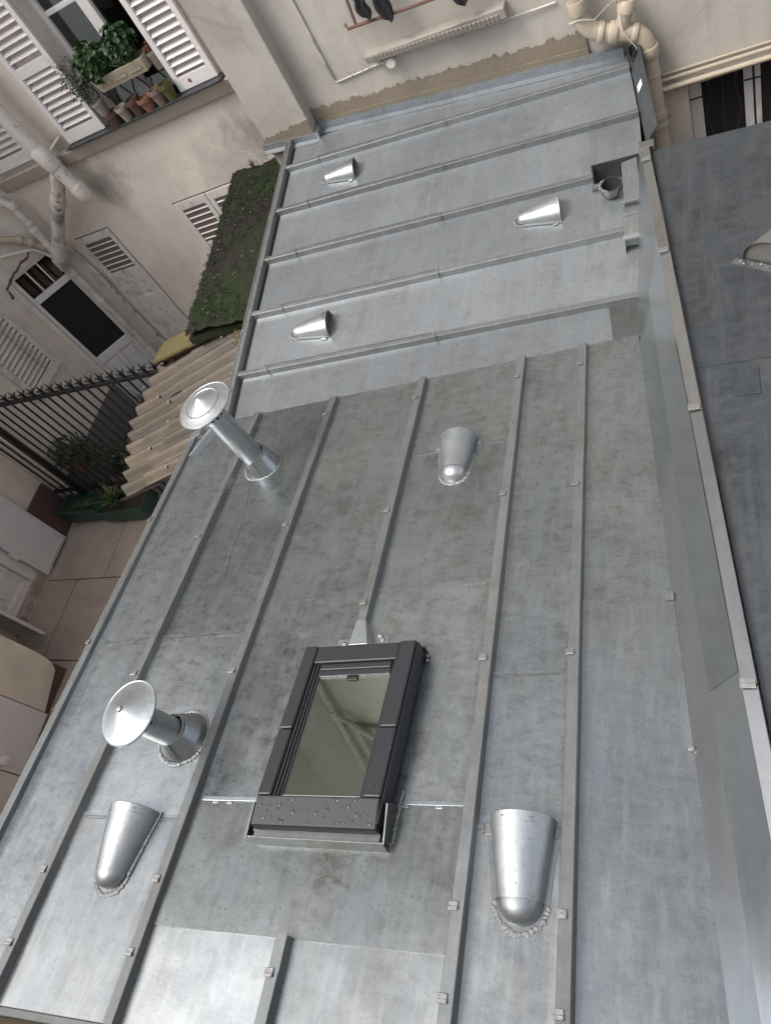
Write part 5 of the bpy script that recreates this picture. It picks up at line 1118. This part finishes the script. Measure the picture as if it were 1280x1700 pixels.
# ================================================================== flower window: planters and pots
gd = thing('window_guard', 'low dark iron guard across the flower window', 'window guard', (-4.64, YL + .1, -1.9))
mb = MB(); mb.tube([(-5.10, YL + .05, -1.58), (-4.18, YL + .05, -1.58)], .012, 8); mb.tube([(-5.10, YL + .05, -1.90), (-4.18, YL + .05, -1.90)], .010, 8); mb.build('rail', 'iron', gd, smooth=True)
for k in range(9):
    x = -5.05 + k * .105
    mb = MB(); mb.tube([(x + .03 * math.sin(j * .9) * (1 if k % 2 else -1), YL + .05, -1.90 + j * .04) for j in range(9)], .007, 6); mb.build('scroll', 'iron', gd, smooth=True)
fb = thing('flower_box', 'cream window box of bright green geraniums on the upper window', 'flower box', (-4.6, YL - .1, -1.7))
trough(fb, -4.84, -4.25, YL - .15, YL + .05, -1.665, -1.55, 'planter_cream')
mb = MB()
for x in (-4.72, -4.545, -4.37): mb.box(x - .07, x + .07, YL - .145, YL - .134, -1.625, -1.619); mb.box(x - .035, x + .07, YL - .145, YL - .134, -1.590, -1.584); mb.box(x + .064, x + .07, YL - .145, YL - .134, -1.619, -1.590)
mb.build('moulded_lines', 'pot_pale', fb)
foliage('foliage', 'leaf', fb, (-4.74, YL - .08, -1.43), (.17, .16, .17), 300, .062, 41); foliage('foliage', 'leaf', fb, (-4.40, YL - .06, -1.40), (.15, .15, .15), 260, .062, 42)
mb = MB()
for _ in range(14): mb.tube([(-4.56 + rnd.uniform(-.25, .25), YL - .09, -1.62), (-4.56 + rnd.uniform(-.3, .3), YL - .09 + rnd.uniform(-.1, .1), -1.40)], .005, 5)
mb.build('stems', 'leaf', fb)
potted(-4.985, YL - .08, -1.84, .06, .13, 'pot_pale', 'dark small leaved shrub in a white pot at the left of the window', lambda t: foliage('foliage', 'leaf2', t, (-5.03, YL - .09, -1.50), (.14, .12, .22), 420, .035, 43, 'oval'))
potted(-4.22, YL - .02, -1.72, .05, .15, 'pot_pale', 'slim potted plant with an orange bloom at the right end of the flower box', lambda t: foliage('foliage', 'terracotta', t, (-4.22, YL - .02, -1.54), (.04, .04, .05), 40, .03, 44))
for (x, r, h, m, lab) in ((-4.93, .062, .12, 'pot_dark', 'wide dark brown clay pot, first on the window sill from the left'), (-4.78, .052, .13, 'pot_pale', 'pale round clay pot, second on the window sill from the left'), (-4.63, .058, .15, 'pot_dark', 'dark conical pot in the middle of the window sill'), (-4.50, .064, .12, 'terracotta', 'squat two toned terracotta pot on the window sill'), (-4.36, .055, .14, 'pot_pink', 'pinkish grey clay pot on the window sill'), (-4.235, .055, .15, 'pot_green', 'olive green plastic pot at the right end of the window sill')):
    mb = MB(); z = -1.949; y = YL - .10; r *= 1.18; mb.lathe((x, y, z), (0, 0, 1), [(0, 0), (r * .65, 0), (r * .95, h * .72), (r * 1.06, h * .74), (r * 1.06, h), (r * .9, h), (r * .85, h * .8), (0, h * .78)], 20)
    tag(mb.build('flower_pot', m, smooth=True), lab, 'flower pot', 'flower pots on the window sill')

# ================================================================== the camera's own building, behind and right, closing the courtyard
ob = thing('opposite_building', 'tall beige building behind the viewer, closing the courtyard', 'building', (0, -2.0, GZ))
mb = MB(); mb.box(-9, 6, -1.6, -1.1, GZ, 0.6); mb.build('wall', 'plaster', ob)
